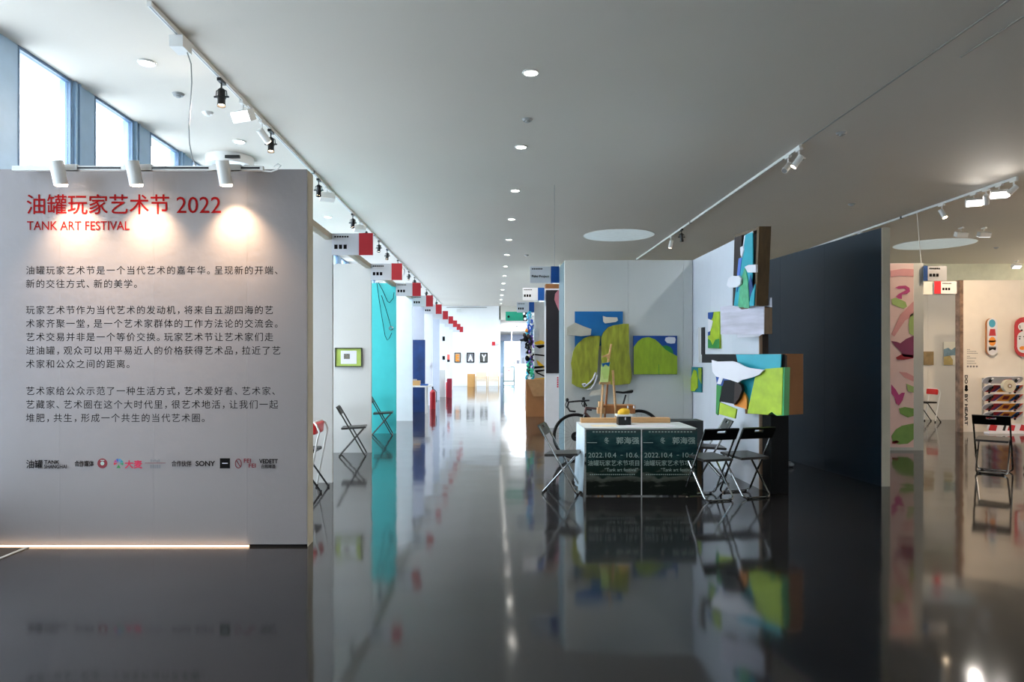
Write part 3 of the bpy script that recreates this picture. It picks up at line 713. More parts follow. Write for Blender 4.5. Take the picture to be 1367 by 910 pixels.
ch = make_chair('folding_chair','dark folding chair standing on its own before the white partition, left', (-2.17,10.78,0), -PI/2+.12, tube_m=mat('dark_tube',(66,64,60),.35,metal=.6), back_m=mat('dark_back',(48,48,46),.5))
CG = 'black folding chairs'
c1 = make_chair('folding_chair','black folding chair left of the poster table, facing it', (.77,7.83,0), -PI/2-.25, back_m=mat('grey_back',(64,68,68),.4), group=CG)
c2 = make_chair('folding_chair','black folding chair at the right front corner of the poster table', (2.32,7.5,0), .28, group=CG)
c3 = dup(c2, (2.76,7.64,0), .3, 'black folding chair nearest the dark partition, right of its twin', CG)
c4 = dup(c1, (2.60,8.42,0), PI/2-.1, 'folding chair seen side on behind the two front chairs', CG)
c5 = dup(ch, (-2.17,13.6,0), -PI/2+.1, 'folding chair before the turquoise partition')
c6 = dup(c2, (6.56,9.15,0), -.72, 'black folding chair in front of the stacked skateboards', 'chairs at right')
c7 = dup(c2, (7.25,9.1,0), 1.9, 'folding chair cut by the right edge of the photo', 'chairs at right')
# red padded chair beside the text wall
r = thing('padded_chair','red padded chair with white tube frame peeking out behind the text wall','chair',(-2.07,7.95,0), PI/2)
m = MB(); m.tube([(-.2,.0,.012),(-.2,-.11,.60),(-.2,-.13,.68),(-.2,-.10,.75),(-.17,-.06,.78),(.17,-.06,.78),(.2,-.10,.75),(.2,-.13,.68),(.2,-.11,.60),(.2,.0,.012)], .011, 8); m.build('back_frame', white_metal, r, smooth=True)
m = MB(); m.tube([(-.18,-.14,.012),(-.18,.16,.44),(.18,.16,.44),(.18,-.14,.012)], .011, 8); m.build('leg_frame', black_metal, r, smooth=True)
m = MB(); m.obox((0,-.06,.71),.19,.03,.065, Matrix.Rotation(.1,3,'X')); o = m.build('backrest', red_pad, r)
bv = o.modifiers.new('soft','BEVEL'); bv.width = .02; bv.segments = 3
m = MB(); m.box((-.17,-.07,.44),(.17,.19,.48)); o = m.build('seat', black_plastic, r); bv = o.modifiers.new('soft','BEVEL'); bv.width = .012; bv.segments = 2
for sx,sy in ((-.2,.0),(.2,.0),(-.18,-.14),(.18,-.14)):
    m = MB(); m.cyl((sx,sy,0),(sx,sy,.03),.015,n=8); m.build('rubber_foot', rubber, r)

dup(r, (10.33,16.5,0), PI/2, 'padded chair half hidden by the grey wall end past the pink mural')
# ================================================================== TABLE WITH POSTERS
t = thing('poster_table','white draped table with two dark landscape posters on its front','table',(1.6,7.93,0))
m = MB(); m.box((1.0,7.6,.715),(2.205,8.32,.735)); m.build('tabletop', white_metal, t, True)
for x,y in ((1.05,7.66),(2.15,7.66),(1.05,8.26),(2.15,8.26)):
    m = MB(); m.cyl((x,y,0),(x,y,.715),.016,n=10); m.build('leg', grey_metal, t, True)
def drape():
    m = MB(); n = 26; top = []; bot = []
    per = [(.99,8.33)]+[(.99,8.33-(8.33-7.585)*i/8) for i in range(1,8)]+[(.99,7.592)]
    vs = []; 
    for i,(x,y) in enumerate(per):
        k_ = .022*math.sin(i*1.9)
        vs += [(x,y,.7355),(x-.004+k_*.3,y,.45),(x-.03+k_,y,.03)]
    fs = []
    for i in range(len(per)-1):
        a = i*3; fs += [(a,a+3,a+4,a+1),(a+1,a+4,a+5,a+2)]
    m.add(vs, fs); return m
o = drape().build('cloth_side', mat('white_plastic_cloth',(205,222,232),.35,vary=.04), t, True, smooth=True); s_ = o.modifiers.new('thick','SOLIDIFY'); s_.thickness = .003
m = MB(); m.box((.988,7.585,.7355),(2.215,8.335,.7395)); m.build('cloth_top', mat('cloth_top',(214,222,226),.4,vary=.02), t, True)
PT = front(7.575)
for i,(a,b) in enumerate(((1.005,1.60),(1.615,2.212))):
    o = thing('landscape_poster', 'left dark landscape poster on the table front' if i==0 else 'right dark landscape poster, partly behind the chair', 'poster', (a,7.575,.0), 0, 'posters on the table front')
    m = MB(); m.box((0,-.004,.012),(b-a,.002,.725)); m.build('poster_sheet', poster_m, o)
    kx = F/7.575; ox = VX+a*kx
    X = lambda v: ox+v*(b-a)*kx
    m = MB(); text_fit(m,'冬',PT,X(.33),583.5,X(.42),592,.007,.01); text_fit(m,'郭海强',PT,X(.55),583,X(.97),592.5,.007,.015)
    text_fit(m,'2022.10.4',PT,X(.04),604,X(.55),610.5,.007,.0); text_fit(m,'-',PT,X(.63),607,X(.67),607.7,.007,.0); text_fit(m,'10.6.',PT,X(.74),604,X(.97),610.5,.007,0)
    text_fit(m,'油罐玩家艺术节项目',PT,X(.03),614,X(.97),621.5,.007,.0); text_fit(m,'“Tank art festival”',PT,X(.34),624.5,X(.95),629,.007,.0)
    for j in range(22): PT.poly(m, rect(X(.07+j*.038),632.6,X(.07+j*.038+.022),633.8), .001,.007)
    for j in range(14): PT.poly(m, rect(X(.12+j*.058),575.5,X(.12+j*.058+.035),577), .001,.007)
    PT.poly(m, rect(X(.02),590.2,X(.2),591), .001, .007)
    m.build('lettering', pale_ink, o, True)
m = MB(); m.box((1.603,7.571,.012),(1.612,7.578,.735)); tag(m.build('poster_batten', white_metal), 'thin white batten between the two table posters', 'batten')
# things on the table
def box_thing(name, a, b, label, cat, mt_, bev=.004):
    m = MB(); m.box(a,b); o = m.build(name, mt_); tag(o,label,cat)
    if bev: q_ = o.modifiers.new('edge','BEVEL'); q_.width = bev; q_.segments = 2
    return o
ZT = .7395
box_thing('wooden_plank',(1.03,8.2,ZT),(1.5,8.3,ZT+.055),'pale wooden box plank on the left back edge of the poster table','plank',wood)
box_thing('wooden_plank',(1.62,8.2,ZT),(2.08,8.3,ZT+.06),'pale wooden plank right of the black tub on the table','plank',wood)
box_thing('paper_sheet',(1.1,7.75,ZT),(1.38,7.95,ZT+.002),'cream paper sheet lying flat on the left of the poster table','paper',mat('cream_paper',(236,224,196),.7),0)
box_thing('paper_sheet',(1.5,7.72,ZT),(2.02,7.98,ZT+.002),'long white paper sheet lying flat on the right of the table','paper',cloud_m,0)
t = thing('black_tub','black tub with a clear lid and yellow sponge on the poster table','tub',(1.49,7.98,ZT))
m = MB(); m.prism([(-.072,-.06,0),(.072,-.06,0),(.072,.06,0),(-.072,.06,0)],(0,0,.10)); m.build('tub', black_plastic, t)
m = MB(); m.box((-.088,-.075,.10),(.088,.075,.122)); m.build('lid', white_metal, t)
m = MB(); m.box((.0,-.064,.06),(.014,-.061,.09)); m.box((.074,-.03,.01),(.082,.03,.06)); m.build('label', sign_face, t)
m = MB(); m.sphere((0,0,.135),.07,.75,n=14,m=8); m.sphere((.03,.01,.15),.045,.8); m.build('sponge', yellow, t, smooth=True)

# easel behind the table, with sketch box and small painting
EY_ = 8.95; EP = front(EY_)
t = thing('wooden_easel','small wooden sketch box easel standing behind the poster table','easel',tuple(Vector((EP.at(808,0).x,EY_,0))))
def bar(m, p0, p1, w, h=None):
    p0 = Vector(p0); p1 = Vector(p1); d = p1-p0; L_ = d.length; R = d.to_track_quat('Z','Y').to_matrix(); m.obox((p0+p1)/2, w/2, (h or w)/2, L_/2, R)
def ep(x,y,off=0): return EP.at(x,y,off)
for a,b in (((806,492),(794,640)),((812,500),(806,640)),((818,494),(826,640))):
    p0 = ep(*a); p1 = ep(*b); p1.z = 0; p1.y += {794:-.22,806:.28,826:-.1}[b[0]]; m = MB(); bar(m,p0,p1,.022); m.build('leg', wood if b[0]!=806 else wood_mid, t, True)
m = MB(); bar(m, ep(816,459), ep(809,500), .03,.02); m.build('mast', wood, t, True)
m = MB(); bar(m, ep(810,473,.02), ep(813,478,.02), .05,.03); bar(m, ep(804,476,.03), ep(812,474,.03), .02,.02); m.build('clamp', wood, t, True)
m = MB(); bar(m, ep(800,511,.05), ep(815,511,.05), .025,.035); m.build('ledge', wood, t, True)
m = MB(); EP.poly(m, rect(800,536,806,543), .1, .06); EP.poly(m, rect(798,544,808,552), .1, .06); m.build('knuckle', wood, t, True)
m = MB(); EP.poly(m, rect(806,541,848,552), .26, .03); m.build('sketch_box', wood_mid, t, True)
m = MB()
for x in (838,846): EP.poly(m, rect(x-1,541.5,x+1,545), .004,.033)
m.build('latch', chrome, t, True)
t = thing('small_painting','little lime and blue painting clamped on the easel','painting',tuple(ep(806,511,.06)))
m = MB(); EP.poly(m, [(803,485),(814.5,483),(812,510),(801.5,510)], .02,.075); m.build('canvas', mat('mint_lime',(196,226,130),.6,vary=.12), t, True)
m = MB(); EP.poly(m, [(803,485),(814.5,483),(813,489),(808,486),(805,490)], .003,.079); m.build('blue_field', blue_paint, t, True)
m = MB(); EP.poly(m, [(803,496),(801.8,510),(811,510),(811.5,505),(806,506)], .003,.079); m.build('lime_field', mat('pale_lime',(212,230,150),.6), t, True)

# ================================================================== PAINTINGS ON THE BACK WALL
t = thing('hill_painting','large cut out painting of two green hills under a blue sky','painting',tuple(BP.at(803,520)))
def part(nm, mt_, pts, th, off, pl=BP, T=None, smooth=False):
    m = MB(); pl.poly(m, pts, th, off); return m.build(nm, mt_, T, True)
part('blue_panel', blue_paint, [(767.5,415.5),(831.5,415.5),(831.5,450),(800,462),(767.5,466)], .03,.035,T=t)
part('left_hill', moss, [(765,470),(768,463),(774,456),(780,451),(787,448.5),(800,448),(801.5,449),(799,470),(797.5,495),(792,512),(783,519),(770,516),(763.5,512),(764,495),(762.5,485)], .03,.075,T=t)
part('right_hill', moss, [(803,450),(806,443),(812,436.5),(819,434),(832,432),(839.5,432),(840,470),(842.5,490),(843.5,505),(841,512),(822,514),(806,512),(803,480)], .03,.075,T=t)
part('white_cloud', cloud_warm, [(805,421.5),(809,423),(824,423.5),(825,427.5),(822,429.5),(808,431.5),(805.5,429)], .02,.075,T=t)
m = MB(); a = BP.at(757,441,.09); 
BP.poly(m, [(757,447),(757,437),(768,430.5),(778,435),(789.5,439),(788.5,447),(776,448.5)], .05,.12); m.build('tapered_cloud', mat('grey_cloud_tube',(176,176,164),.6,vary=.08), t, True)
for pts in ([(777,513),(781,512),(783,514),(788,510),(792,505),(795,497)],[(784,520),(789,519),(793,513),(796,505),(797,500)],[(778,514),(780,516),(784,514)]):
    m = MB(); m.tube([BP.at(x,y,.09) for x,y in pts], .012, 6); m.build('rope_strand', cloud_m, t, True, smooth=True)
m = MB(); BP.poly(m, [(790,522),(806,518),(812,523),(811,527),(786,528)], .02, .1); m.build('paper_scrap', cloud_warm, t, True)
t = thing('hill_painting','square painting of a lime hill with small white cloud','painting',tuple(BP.at(874,500)))
part('canvas', deep_blue, rect(845.5,448,904,499.8), .03,.035,T=t)
part('lime_hill', lime, [(846,499.5),(846,463),(852,455),(858,451),(866,449.8),(874,452.5),(881,458.5),(888,466),(895,470.5),(904,475),(904,499.5)], .008,.044,T=t)
part('green_hill', green_dark, [(884,461.5),(890,461),(895,463),(898,467),(899,472.5),(895,470.5),(888,466)], .006,.042,T=t)
part('white_cloud', cloud_m, [(889,450.5),(893,449.5),(901,450),(902,453),(901,458),(896,458.5),(891,457.5),(888,454)], .02,.06,T=t)
part('cut_line', green_dark, rect(879.4,486,880,499.5), .003,.0455,T=t)
# small pieces on the white side wall
SW = Plane(3.05,10.65,3.05,8.0)
t = thing('small_painting','tall narrow lime and blue painting left of the cloud board','painting',tuple(SW.at(952,465)))
part('canvas', lime_bright, [(945,417),(960.5,415.5),(960,465),(945,464.5)], .025,.03,SW,t)
part('blue_field', deep_blue, [(945,417),(952.5,416.2),(951,424),(949,427),(945,425)], .003,.034,SW,t)
part('white_field', cloud_m, [(945,425),(949,427),(951.5,428),(950,436),(948,442),(945,443)], .003,.034,SW,t)
part('blue_field', deep_blue, [(945,443),(948,442),(947.5,447),(945,448)], .003,.034,SW,t)
part('green_field', green_dark, [(945,452),(948,454),(951,461),(955,453),(960,452),(960,465),(945,464.5)], .003,.034,SW,t)
t = thing('small_painting','lowest small green painting low on the white side wall','painting',tuple(SW.at(928,523)))
part('canvas', mat('painted_sea',(16,120,130),.6), [(922.5,489.5),(936,490),(936,523.5),(921.5,523)], .02,.025,SW,t)
part('lime_hill', lime_bright, [(926,493),(929,495),(931,504),(931,517),(927,522),(920.5,521.5),(921.5,508)], .012,.035,SW,t)
part('lime_hill', lime, [(932,491),(936,491),(936,512),(932.5,505)], .006,.03,SW,t)
# tall mountain box
TB = Plane(2.9,8.4,2.893,7.6)
t = thing('mountain_box','tall open wooden box with teal mountain peaks and clouds','artwork',tuple(TB.at(996,407)))
part('side_board', wood_umber, [(980.5,313.5),(990.5,310),(987,407.5),(978,408)], .12,0,TB,t)
part('back_board', wood_umber, [(990,311),(1011,303.5),(1011,407),(987,407.5)], .012,-.11,TB,t)
part('top_board', wood_dark, [(980.5,313.5),(1013,302.5),(1013,306),(981,317)], .12,.001,TB,t)
part('side_board', wood_dark, [(1010.5,304),(1013.5,302),(1009.5,408),(1007,408)], .13,.002,TB,t)
part('teal_peak', teal_paint, [(995,313.5),(1004.5,309.5),(1005,355),(1002,395),(999,407),(979.5,409),(983,380),(986,345),(991,343)], .01,.008,TB,t)
part('white_edge', cloud_m, [(993.5,314.5),(1004.5,308.5),(1005,311),(996,316),(992,344),(989.5,344)], .01,.006,TB,t)
part('sea_green_peak', sea_green, [(994,358),(996,364),(998,375),(1000,407),(1000,411),(988,411),(985,408),(989,372)], .01,.02,TB,t)
part('violet_strip', mat('violet_acrylic',(86,120,206),.6), [(986,345),(990,344),(989,352),(986,378),(983.5,390),(984,365)], .008,.014,TB,t)
part('teal_peak', teal_paint, [(1008,379),(1006,408),(999,409),(1003,392)], .01,.016,TB,t)
part('teal_peak', mat('blue_gap',(10,60,120),.6), [(1002,366),(1005,385),(1002,404),(999,380)], .008,.012,TB,t)
part('white_cloud', cloud_m, [(994,356),(999,353.5),(1009,353),(1009,363.5),(998,363.5)], .02,.035,TB,t)
part('white_cloud', cloud_m, [(970,381),(972,372),(977,368),(982,368.5),(986,367.5),(989,372),(988,379),(984,383),(974,384)], .02,.05,TB,t)
part('white_edge', cloud_m, [(988,330),(992,328),(992.5,334),(990,344),(988.5,340)], .02,.02,TB,t)
# cloud board
CB = Plane(2.686,8.3,3.008,7.75)
t = thing('cloud_board','white streaked cloud board mounted below the tall mountain box','artwork',tuple(CB.at(990,447)))
part('cloud_face', cloud_streak, [(961.5,409.5),(976,407.5),(983,409),(990,413),(998,412),(1006,408.5),(1020,408.5),(1019.5,446),(962,446)], .012,.002,CB,t)
part('body_board', wood_dark, [(962,410.5),(1019.8,410),(1019.8,445.5),(963,445.5)], .14,-.011,CB,t)
part('paper_scrap', mat('grey_scrap',(186,188,200),.6), [(1013,398),(1030,397),(1030.5,410),(1013,407)], .004,.01,CB,t)
part('paper_scrap', mat('lavender_scrap',(206,206,216),.6), [(983,446),(1017,446),(1012,449.5),(984,450.5)], .006,-.02,CB,t)
# lower assemblage
LP = Plane(2.64,8.5,3.17,7.6)
t = thing('landscape_assemblage','layered cut out landscape of lime, teal, orange and white boards on a carton','artwork',tuple(LP.at(1010,555)))
part('dark_backboard', near_black, [(937,472.5),(1047,472.5),(1047,484),(937,484)], .02,-.01,LP,t)
part('dark_backboard', near_black, [(936,437),(940,436.5),(940,473),(936,473)], .02,-.01,LP,t)
part('grey_edge', grey_metal, [(932,437),(936,437),(937,484),(932.5,484)], .02,-.012,LP,t)
part('carton', kraft, [(990,473),(1049,472),(1049,554),(995,552)], .30,-.045,LP,t)
part('dark_core', near_black, [(1000,474),(1048.5,474),(1048.5,545),(1004,545)], .03,-.012,LP,t)
part('teal_board', teal_paint, [(982.5,473),(1043,472.5),(1042,491),(1020,500),(1006,530),(1000,541),(994,527),(988,512),(986,490)], .02,.02,LP,t)
part('green_backing', mat('jade_acrylic',(66,178,112),.6), [(1022,492),(1047.5,490),(1046,554.5),(1037,555),(1030,550),(1026,553),(998,551),(1008,503)], .09,.10,LP,t)
part('lime_board', lime_bright, [(1022,492),(1045,490.5),(1043.5,554),(1037,554.5),(1030,549.5),(1025,553.5),(997.5,551.5),(1008,503)], .008,.108,LP,t)
part('white_cloud', cloud_m, [(950,480.5),(957,482.5),(977,482),(985,484),(993,488.5),(1000,491),(1020,493.5),(1013,500),(1004,503.5),(990,507),(985,510.5),(975,507),(956,502.5),(951,496)], .02,.14,LP,t)
part('green_strip', green_dark, [(956.5,513),(963.5,514),(960.5,537),(958,554),(955.5,552)], .02,.04,LP,t)
part('blue_field', deep_blue, [(955.5,502),(975,504),(974,511),(964,515),(957,513.5)], .01,.08,LP,t)
part('white_field', cloud_m, [(960,503),(965,505),(962,513),(957,512)], .004,.088,LP,t)
part('black_block', near_black, [(960,535.5),(966.5,507.5),(981,507),(979.5,539)], .05,.12,LP,t)
part('brown_block', wood_umber, [(981,507),(989,514),(990.5,520),(986,532),(979.5,540)], .05,.12,LP,t)
part('orange_board', orange, [(990,521),(995,527),(997,534),(996.5,546),(980,541),(986,532)], .03,.07,LP,t)
part('lime_board', lime_bright, [(961,537),(983,546),(981,558.5),(959.5,552.5)], .02,.1,LP,t)
# black plinth and dark stand under it
box_thing('black_plinth',(3.07,7.72,0),(3.27,7.96,.86),'narrow black plinth under the layered landscape artwork','plinth',near_black)
box_thing('dark_case',(2.18,8.7,0),(2.62,9.0,.72),'dark grey case standing behind the right end of the poster table','case',mat('charcoal_case',(58,62,66),.5))
box_thing('wooden_crate',(2.225,7.95,0),(2.375,8.38,.36),'brown wooden crate under the front folding chair','crate',wood_dark)
box_thing('cardboard_carton',(2.23,7.98,.36),(2.37,8.3,.45),'small orange brown carton on top of the wooden crate','box',kraft)
m = MB()
for i in range(7):
    a = random.uniform(0,6); m.sphere((4.05+.09*math.cos(a), 9.75+.12*math.sin(a), .03), .05+random.random()*.02, .5, n=7, m=5)
tag(m.build('plastic_bag', bag), 'crumpled clear plastic film on the floor by the dark partition', 'plastic film')

# ================================================================== BICYCLE
bk = thing('road_bicycle','brown road bicycle with drop handlebars leaning along the booth wall','bicycle',(1.72,10.33,0),0)
W = .34; fx, rx = -.505, .43; fz, rz_ = .345, .40
def wheel(cx, cz, nm_):
    m = MB(); m.torus((cx,0,cz), W-.012, .015, n=44, m=8); o = m.build('wheel', rubber, bk, smooth=True, label=nm_)
    m = MB(); m.torus((cx,0,cz), W-.035, .010, n=40, m=6); m.build('rim', black_metal, o)
    m = MB()
    for i in range(20):
        q = 2*PI*i/20; m.cyl((cx+.02*math.cos(q),.02*(-1)**i,cz+.02*math.sin(q)),(cx+(W-.04)*math.cos(q+.15),0,cz+(W-.04)*math.sin(q+.15)),.0012,n=4)
    m.build('spokes', chrome, o, kind='stuff')
    m = MB(); m.cyl((cx,-.05,cz),(cx,.05,cz),.02,n=12); m.cyl((cx,-.035,cz),(cx,-.03,cz),.07,n=20); m.build('hub', black_metal, o, smooth=True)
wheel(fx, fz, 'front wheel'); wheel(rx, rz_, 'rear wheel')
bz = .33; hx = -.33; fr_m = mat('rose_brown_frame',(112,84,80),.35,metal=.2)
m = MB()
m.tube([(hx-.015,0,.78),(hx-.045,0,.66)], .02, 10)                       # head tube
m.tube([(hx-.01,0,.765),(.17,0,.72)], .017, 10); m.tube([(hx-.035,0,.69),(-.03,0,bz)], .021, 10); m.tube([(.2,0,.80),(.03,0,bz)], .017, 10)
for s in (-1,1):
    m.tube([(.16,s*.01,.70),(rx,s*.055,rz_)], .009, 8); m.tube([(.02,s*.02,bz),(rx,s*.055,rz_)], .010, 8)
m.cyl((0,-.035,bz),(0,.035,bz),.025,n=12); m.build('frame', fr_m, bk, smooth=True)
m = MB()
for s in (-1,1): m.tube([(hx-.05,s*.03,.67),(hx-.085,s*.05,.58),(fx,s*.055,fz)], .011, 8)
m.cyl((hx-.05,-.035,.665),(hx-.05,.035,.665),.014,n=8); m.build('fork', chrome, bk, smooth=True)
m = MB(); m.tube([(hx-.01,0,.79),(hx-.05,0,.86),(hx-.10,0,.865)], .013, 8)
H = [(-.02,-.21),(-.13,-.21),(-.2,-.2)]
pts = [(hx-.06,-.2,.72),(hx-.15,-.215,.725),(hx-.2,-.21,.78),(hx-.18,-.205,.855),(hx-.10,-.19,.865),(hx-.10,0,.865),(hx-.10,.19,.865),(hx-.18,.205,.855),(hx-.2,.21,.78),(hx-.15,.215,.725),(hx-.06,.2,.72)]
R = Matrix.Rotation(-.75,3,'Z'); piv = Vector((hx-.05,0,0)); pts = [piv+R@(Vector(p_)-piv) for p_ in pts]
m.tube(pts, .014, 8)
for s in (3,7):
    p_ = pts[s]; m.sphere(tuple(p_+Vector((-.02,0,.03))), .024, 1.3, n=8, m=6); m.tube([p_+Vector((-.02,0,.02)),p_+Vector((-.05,0,-.04)),p_+Vector((-.03,0,-.09))], .006, 6)
m.build('handlebar', black_plastic, bk, smooth=True)
m = MB(); m.tube([(.185,0,.76),(.24,0,.96)], .013, 8); m.build('seat_post', black_metal, bk, smooth=True)
m = MB(); sh = [(.10,0,.995),(.16,0,.992),(.24,0,.985),(.33,0,1.0)]
m.prism([(.09,-.012,.985),(.2,-.03,.975),(.31,-.07,.985),(.34,-.05,1.0),(.34,.05,1.0),(.31,.07,.985),(.2,.03,.975),(.09,.012,.985)],(0,0,.03)); m.build('saddle', black_plastic, bk)
m = MB(); m.cyl((0,-.045,bz),(0,-.042,bz),.095,n=28); m.box((-.01,-.06,bz-.17),(.01,-.05,bz)); m.box((-.01,.05,bz),(.01,.06,bz+.17)); m.build('crankset', black_metal, bk)
for s,z in ((-1,bz-.17),(1,bz+.17)):
    m = MB(); m.box((-.045,min(s*.06,s*.15),z-.01),(.045,max(s*.06,s*.15),z+.01)); m.build('pedal', black_plastic, bk)
m = MB(); m.tube([(0,-.045,bz+.09),(rx,-.04,rz_+.04)], .004, 4); m.tube([(0,-.045,bz-.09),(rx-.02,-.04,rz_-.16),(rx,-.04,rz_-.05)], .004, 4); m.build('chain', rubber, bk)
m = MB(); m.tube([(.04,-.02,bz),(.11,-.12,.012)], .01, 6); m.tube([(.04,.02,bz),(.11,.1,.012)], .01, 6); m.build('kickstand', black_metal, bk)

# ================================================================== RIGHT SIDE BOOTHS
MP = front(11.34)
t = thing('mural_wall','pink mural wall with green leaves right of the dark partition','mural',(6.3,11.4,0))
m = MB(); m.box((5.4,11.345,0),(7.0,11.45,3.05)); m.build('panel', wall_grey, t, True)
part('mural_ground', pink_pale, rect(1150,351.5,1219.7,597), .004,.0,MP,t)
for nm_, mt_, pts in (('pink_band',pink_mid,[(1189,361),(1205,358.5),(1219.7,359),(1219.7,369),(1200,368),(1189,370)]),
 ('pink_band',pink_mid,[(1219.7,402),(1219.7,420),(1208,428),(1200,440),(1194,449),(1190,446),(1202,420)]),
 ('magenta_bird',magenta,[(1195,384),(1200,381.5),(1209,381),(1214,384),(1215,389),(1211,392),(1204,393),(1204,399),(1199.5,398.5),(1196,396),(1200,392),(1205,389.5),(1210,387),(1208,384.8),(1200,385.5)]),
 ('leaf',leaf_pale,[(1190,399),(1196,397.5),(1203,400),(1209,403),(1211,409),(1206,412),(1198,409),(1191,406)]),
 ('leaf',leaf_pale,[(1219.7,417),(1215,420),(1213,433),(1214,445),(1219.7,448)]),
 ('plum_hill',plum,[(1219.7,448),(1210,452),(1202,458),(1197,456),(1190,455),(1195,462),(1203,470),(1206,476),(1219.7,477)]),
 ('crimson_leaf',crimson,[(1196,477),(1205,472),(1219,474),(1219,478),(1207,480),(1198,480)]),
 ('pink_band',pink_mid,[(1200,496),(1210,497),(1219.7,502),(1219.7,509),(1208,504)]),
 ('crimson_leaf',magenta,[(1190,513),(1196,520),(1200,527),(1204,524),(1208,524),(1205,534),(1200,541),(1196,538),(1194,530),(1190,525)]),
 ('leaf',leaf_pale,[(1210,512),(1219.7,516),(1219.7,524),(1212,522)]),
 ('leaf',mat('mid_leaf',(126,168,84),.6,vary=.1),[(1200,545),(1208,543),(1219.7,545),(1219.7,555),(1212,557),(1202,552)]),
 ('leaf',mat('mid_leaf',(126,168,84),.6),[(1190,582),(1196,573),(1204,568),(1214,566),(1219.7,565),(1219.7,586),(1212,592),(1200,593),(1192,590)]),
 ('crimson_leaf',crimson,[(1191,589),(1197,587.5),(1201,590),(1196,592),(1191,592)])):
    part(nm_, mt_, pts, .003,.003,MP,t)
flag(6.99,7.37,11.33,2.76,3.0,'blue and grey booth sign beside the pink mural wall',-1,.18,blue_print,'','signs of the right booths')
t = thing('booth_partition','white partition between the pink mural and the skateboard wall','partition',(10.5,17.04,0))
for a,b in ((9.4,10.6),(10.6,11.9)):
    m = MB(); m.box((a,17.0,0),(b-.002,17.08,3.08)); m.build('panel', wall_white, t, True)
m = MB(); m.box((7.6,13.66,2.75),(9.06,13.72,3.0)); tag(m.build('booth_beam', wall_grey), 'grey header board behind the small red sign at right', 'beam')
flag(8.6,9.04,13.6,2.76,3.0,'small red and grey booth sign left of the skateboard wall',-1,.3,red_paint,'','signs of the right booths')
RP = front(16.99)
m = MB(); RP.poly(m, rect(1233.5,469,1246.5,487), .03,.03); tag(m.build('small_painting', mat('umber_study',(130,112,78),.6,vary=.3,scale=6)),'small brown painting just right of the pink mural','painting')
t = thing('landscape_print','pale landscape print with blue grey trees, at right','print',tuple(RP.at(1271,487)))
part('sheet', mat('pale_sheet',(222,222,212),.7), rect(1260,456,1282,487), .01,.012,RP,t)
part('tree_line', mat('blue_grey_wash',(112,142,158),.7,vary=.25,scale=10), [(1260,466),(1266,464),(1270,467),(1275,463.5),(1282,464),(1282,475),(1272,474),(1260,476)], .002,.014,RP,t)
part('field', mat('straw_wash',(176,160,104),.7,vary=.2), [(1260,476),(1268,474),(1272,480),(1272,487),(1260,487)], .002,.014,RP,t)
# skateboard wall
SY = 14.2; SP = front(SY)
t = thing('skateboard_wall','beige white wall with skateboards and DO BY HEART lettering','partition',(11.2,SY+.05,0))
for a,b in ((9.56,10.76),(10.76,11.96),(11.96,13.2)):
    m = MB(); m.box((a,SY+.002,0),(b-.002,SY+.1,3.09)); m.build('panel', mat('warm_white_board',(232,226,218),.6,vary=.02), t, True)
m = MB(); m.box((9.49,SY-.02,0),(9.56,SY+.12,3.09)); m.build('edge_strip', mat('mottled_brown_edge',(128,104,88),.7,vary=.45,scale=9), t, True)
m = MB(); text_fit(m,'DO',SP,1287.8,500.5,1292,512,.003,.03,True); text_fit(m,'BY HEART',SP,1287.8,526,1292,567.5,.003,.03,True); SP.poly(m, circ(1290,516.5,1.9,3), .001,.003); SP.poly(m, circ(1290,520,2.3,2.2), .001,.003); m.build('lettering', ink, t, True)
m = MB()
for j,(y,wd) in enumerate(((466,4),(468.5,12),(471,14),(475,5),(477.5,12),(481.5,11),(484.5,12))):
    for i in range(int(wd/2)): SP.poly(m, rect(1291+i*2.1,y,1292.6+i*2.1,y+.8), .001,.003)
m.build('small_print', grey_ink, t, True)
m = MB()
for i in range(4): SP.poly(m, circ(1292+i*4,489,1.3), .001,.003)
m.build('small_emblem', grey_ink, t, True)
def board_outline(x0,y0,x1,y1,n=8):
    r = (x1-x0)/2; cx = (x0+x1)/2; o = []
    for i in range(n+1): q = PI-PI*i/n; o.append((cx+r*math.cos(q), y0+r-r*math.sin(q)))
    for i in range(n+1): q = -PI*i/n; o.append((cx+r*math.cos(q), y1-r-r*math.sin(q)))
    return o
t = thing('skateboard_deck','narrow white skateboard deck with blue, red and orange shapes','skateboard',tuple(SP.at(1323,475)))
part('deck', wood_mid, board_outline(1316,424.5,1331,474), .02,.05,SP,t)
part('painted_face', cloud_m, board_outline(1318,424.5,1331.5,474), .004,.055,SP,t)
for nm_,mt_,pts in (('blue_disc',mat('sky_disc',(60,160,196),.5),circ(1324.6,431.5,4.4,5.4)),('red_block',crimson_ink if 0 else red_paint,[(1322,439),(1328.5,439),(1329.5,448),(1320.3,448)]),('orange_disc',orange,circ(1324.8,455.5,4.6,6)),('black_stripe',near_black,[(1320,454.5),(1329.5,454),(1329.5,456),(1325,456.5),(1320,456.8)]),('grey_stripe',grey_ink,[(1320,462.5),(1330,462.5),(1329.5,464),(1320,464.5)]),('black_stripe',near_black,[(1320,464),(1330,464),(1329,467.5),(1325,466),(1320.5,468.5)])):
    part(nm_,mt_,pts,.003,.058,SP,t)
t = thing('skateboard_deck','red skateboard deck with white face shapes at the right edge','skateboard',tuple(SP.at(1365,476)))
part('deck', red_paint, board_outline(1355,423,1379,476), .02,.05,SP,t)
part('white_shape', cloud_m, circ(1366,436,6.8,5.8), .003,.053,SP,t)
part('white_shape', cloud_m, board_outline(1358,442,1375,471), .003,.053,SP,t)
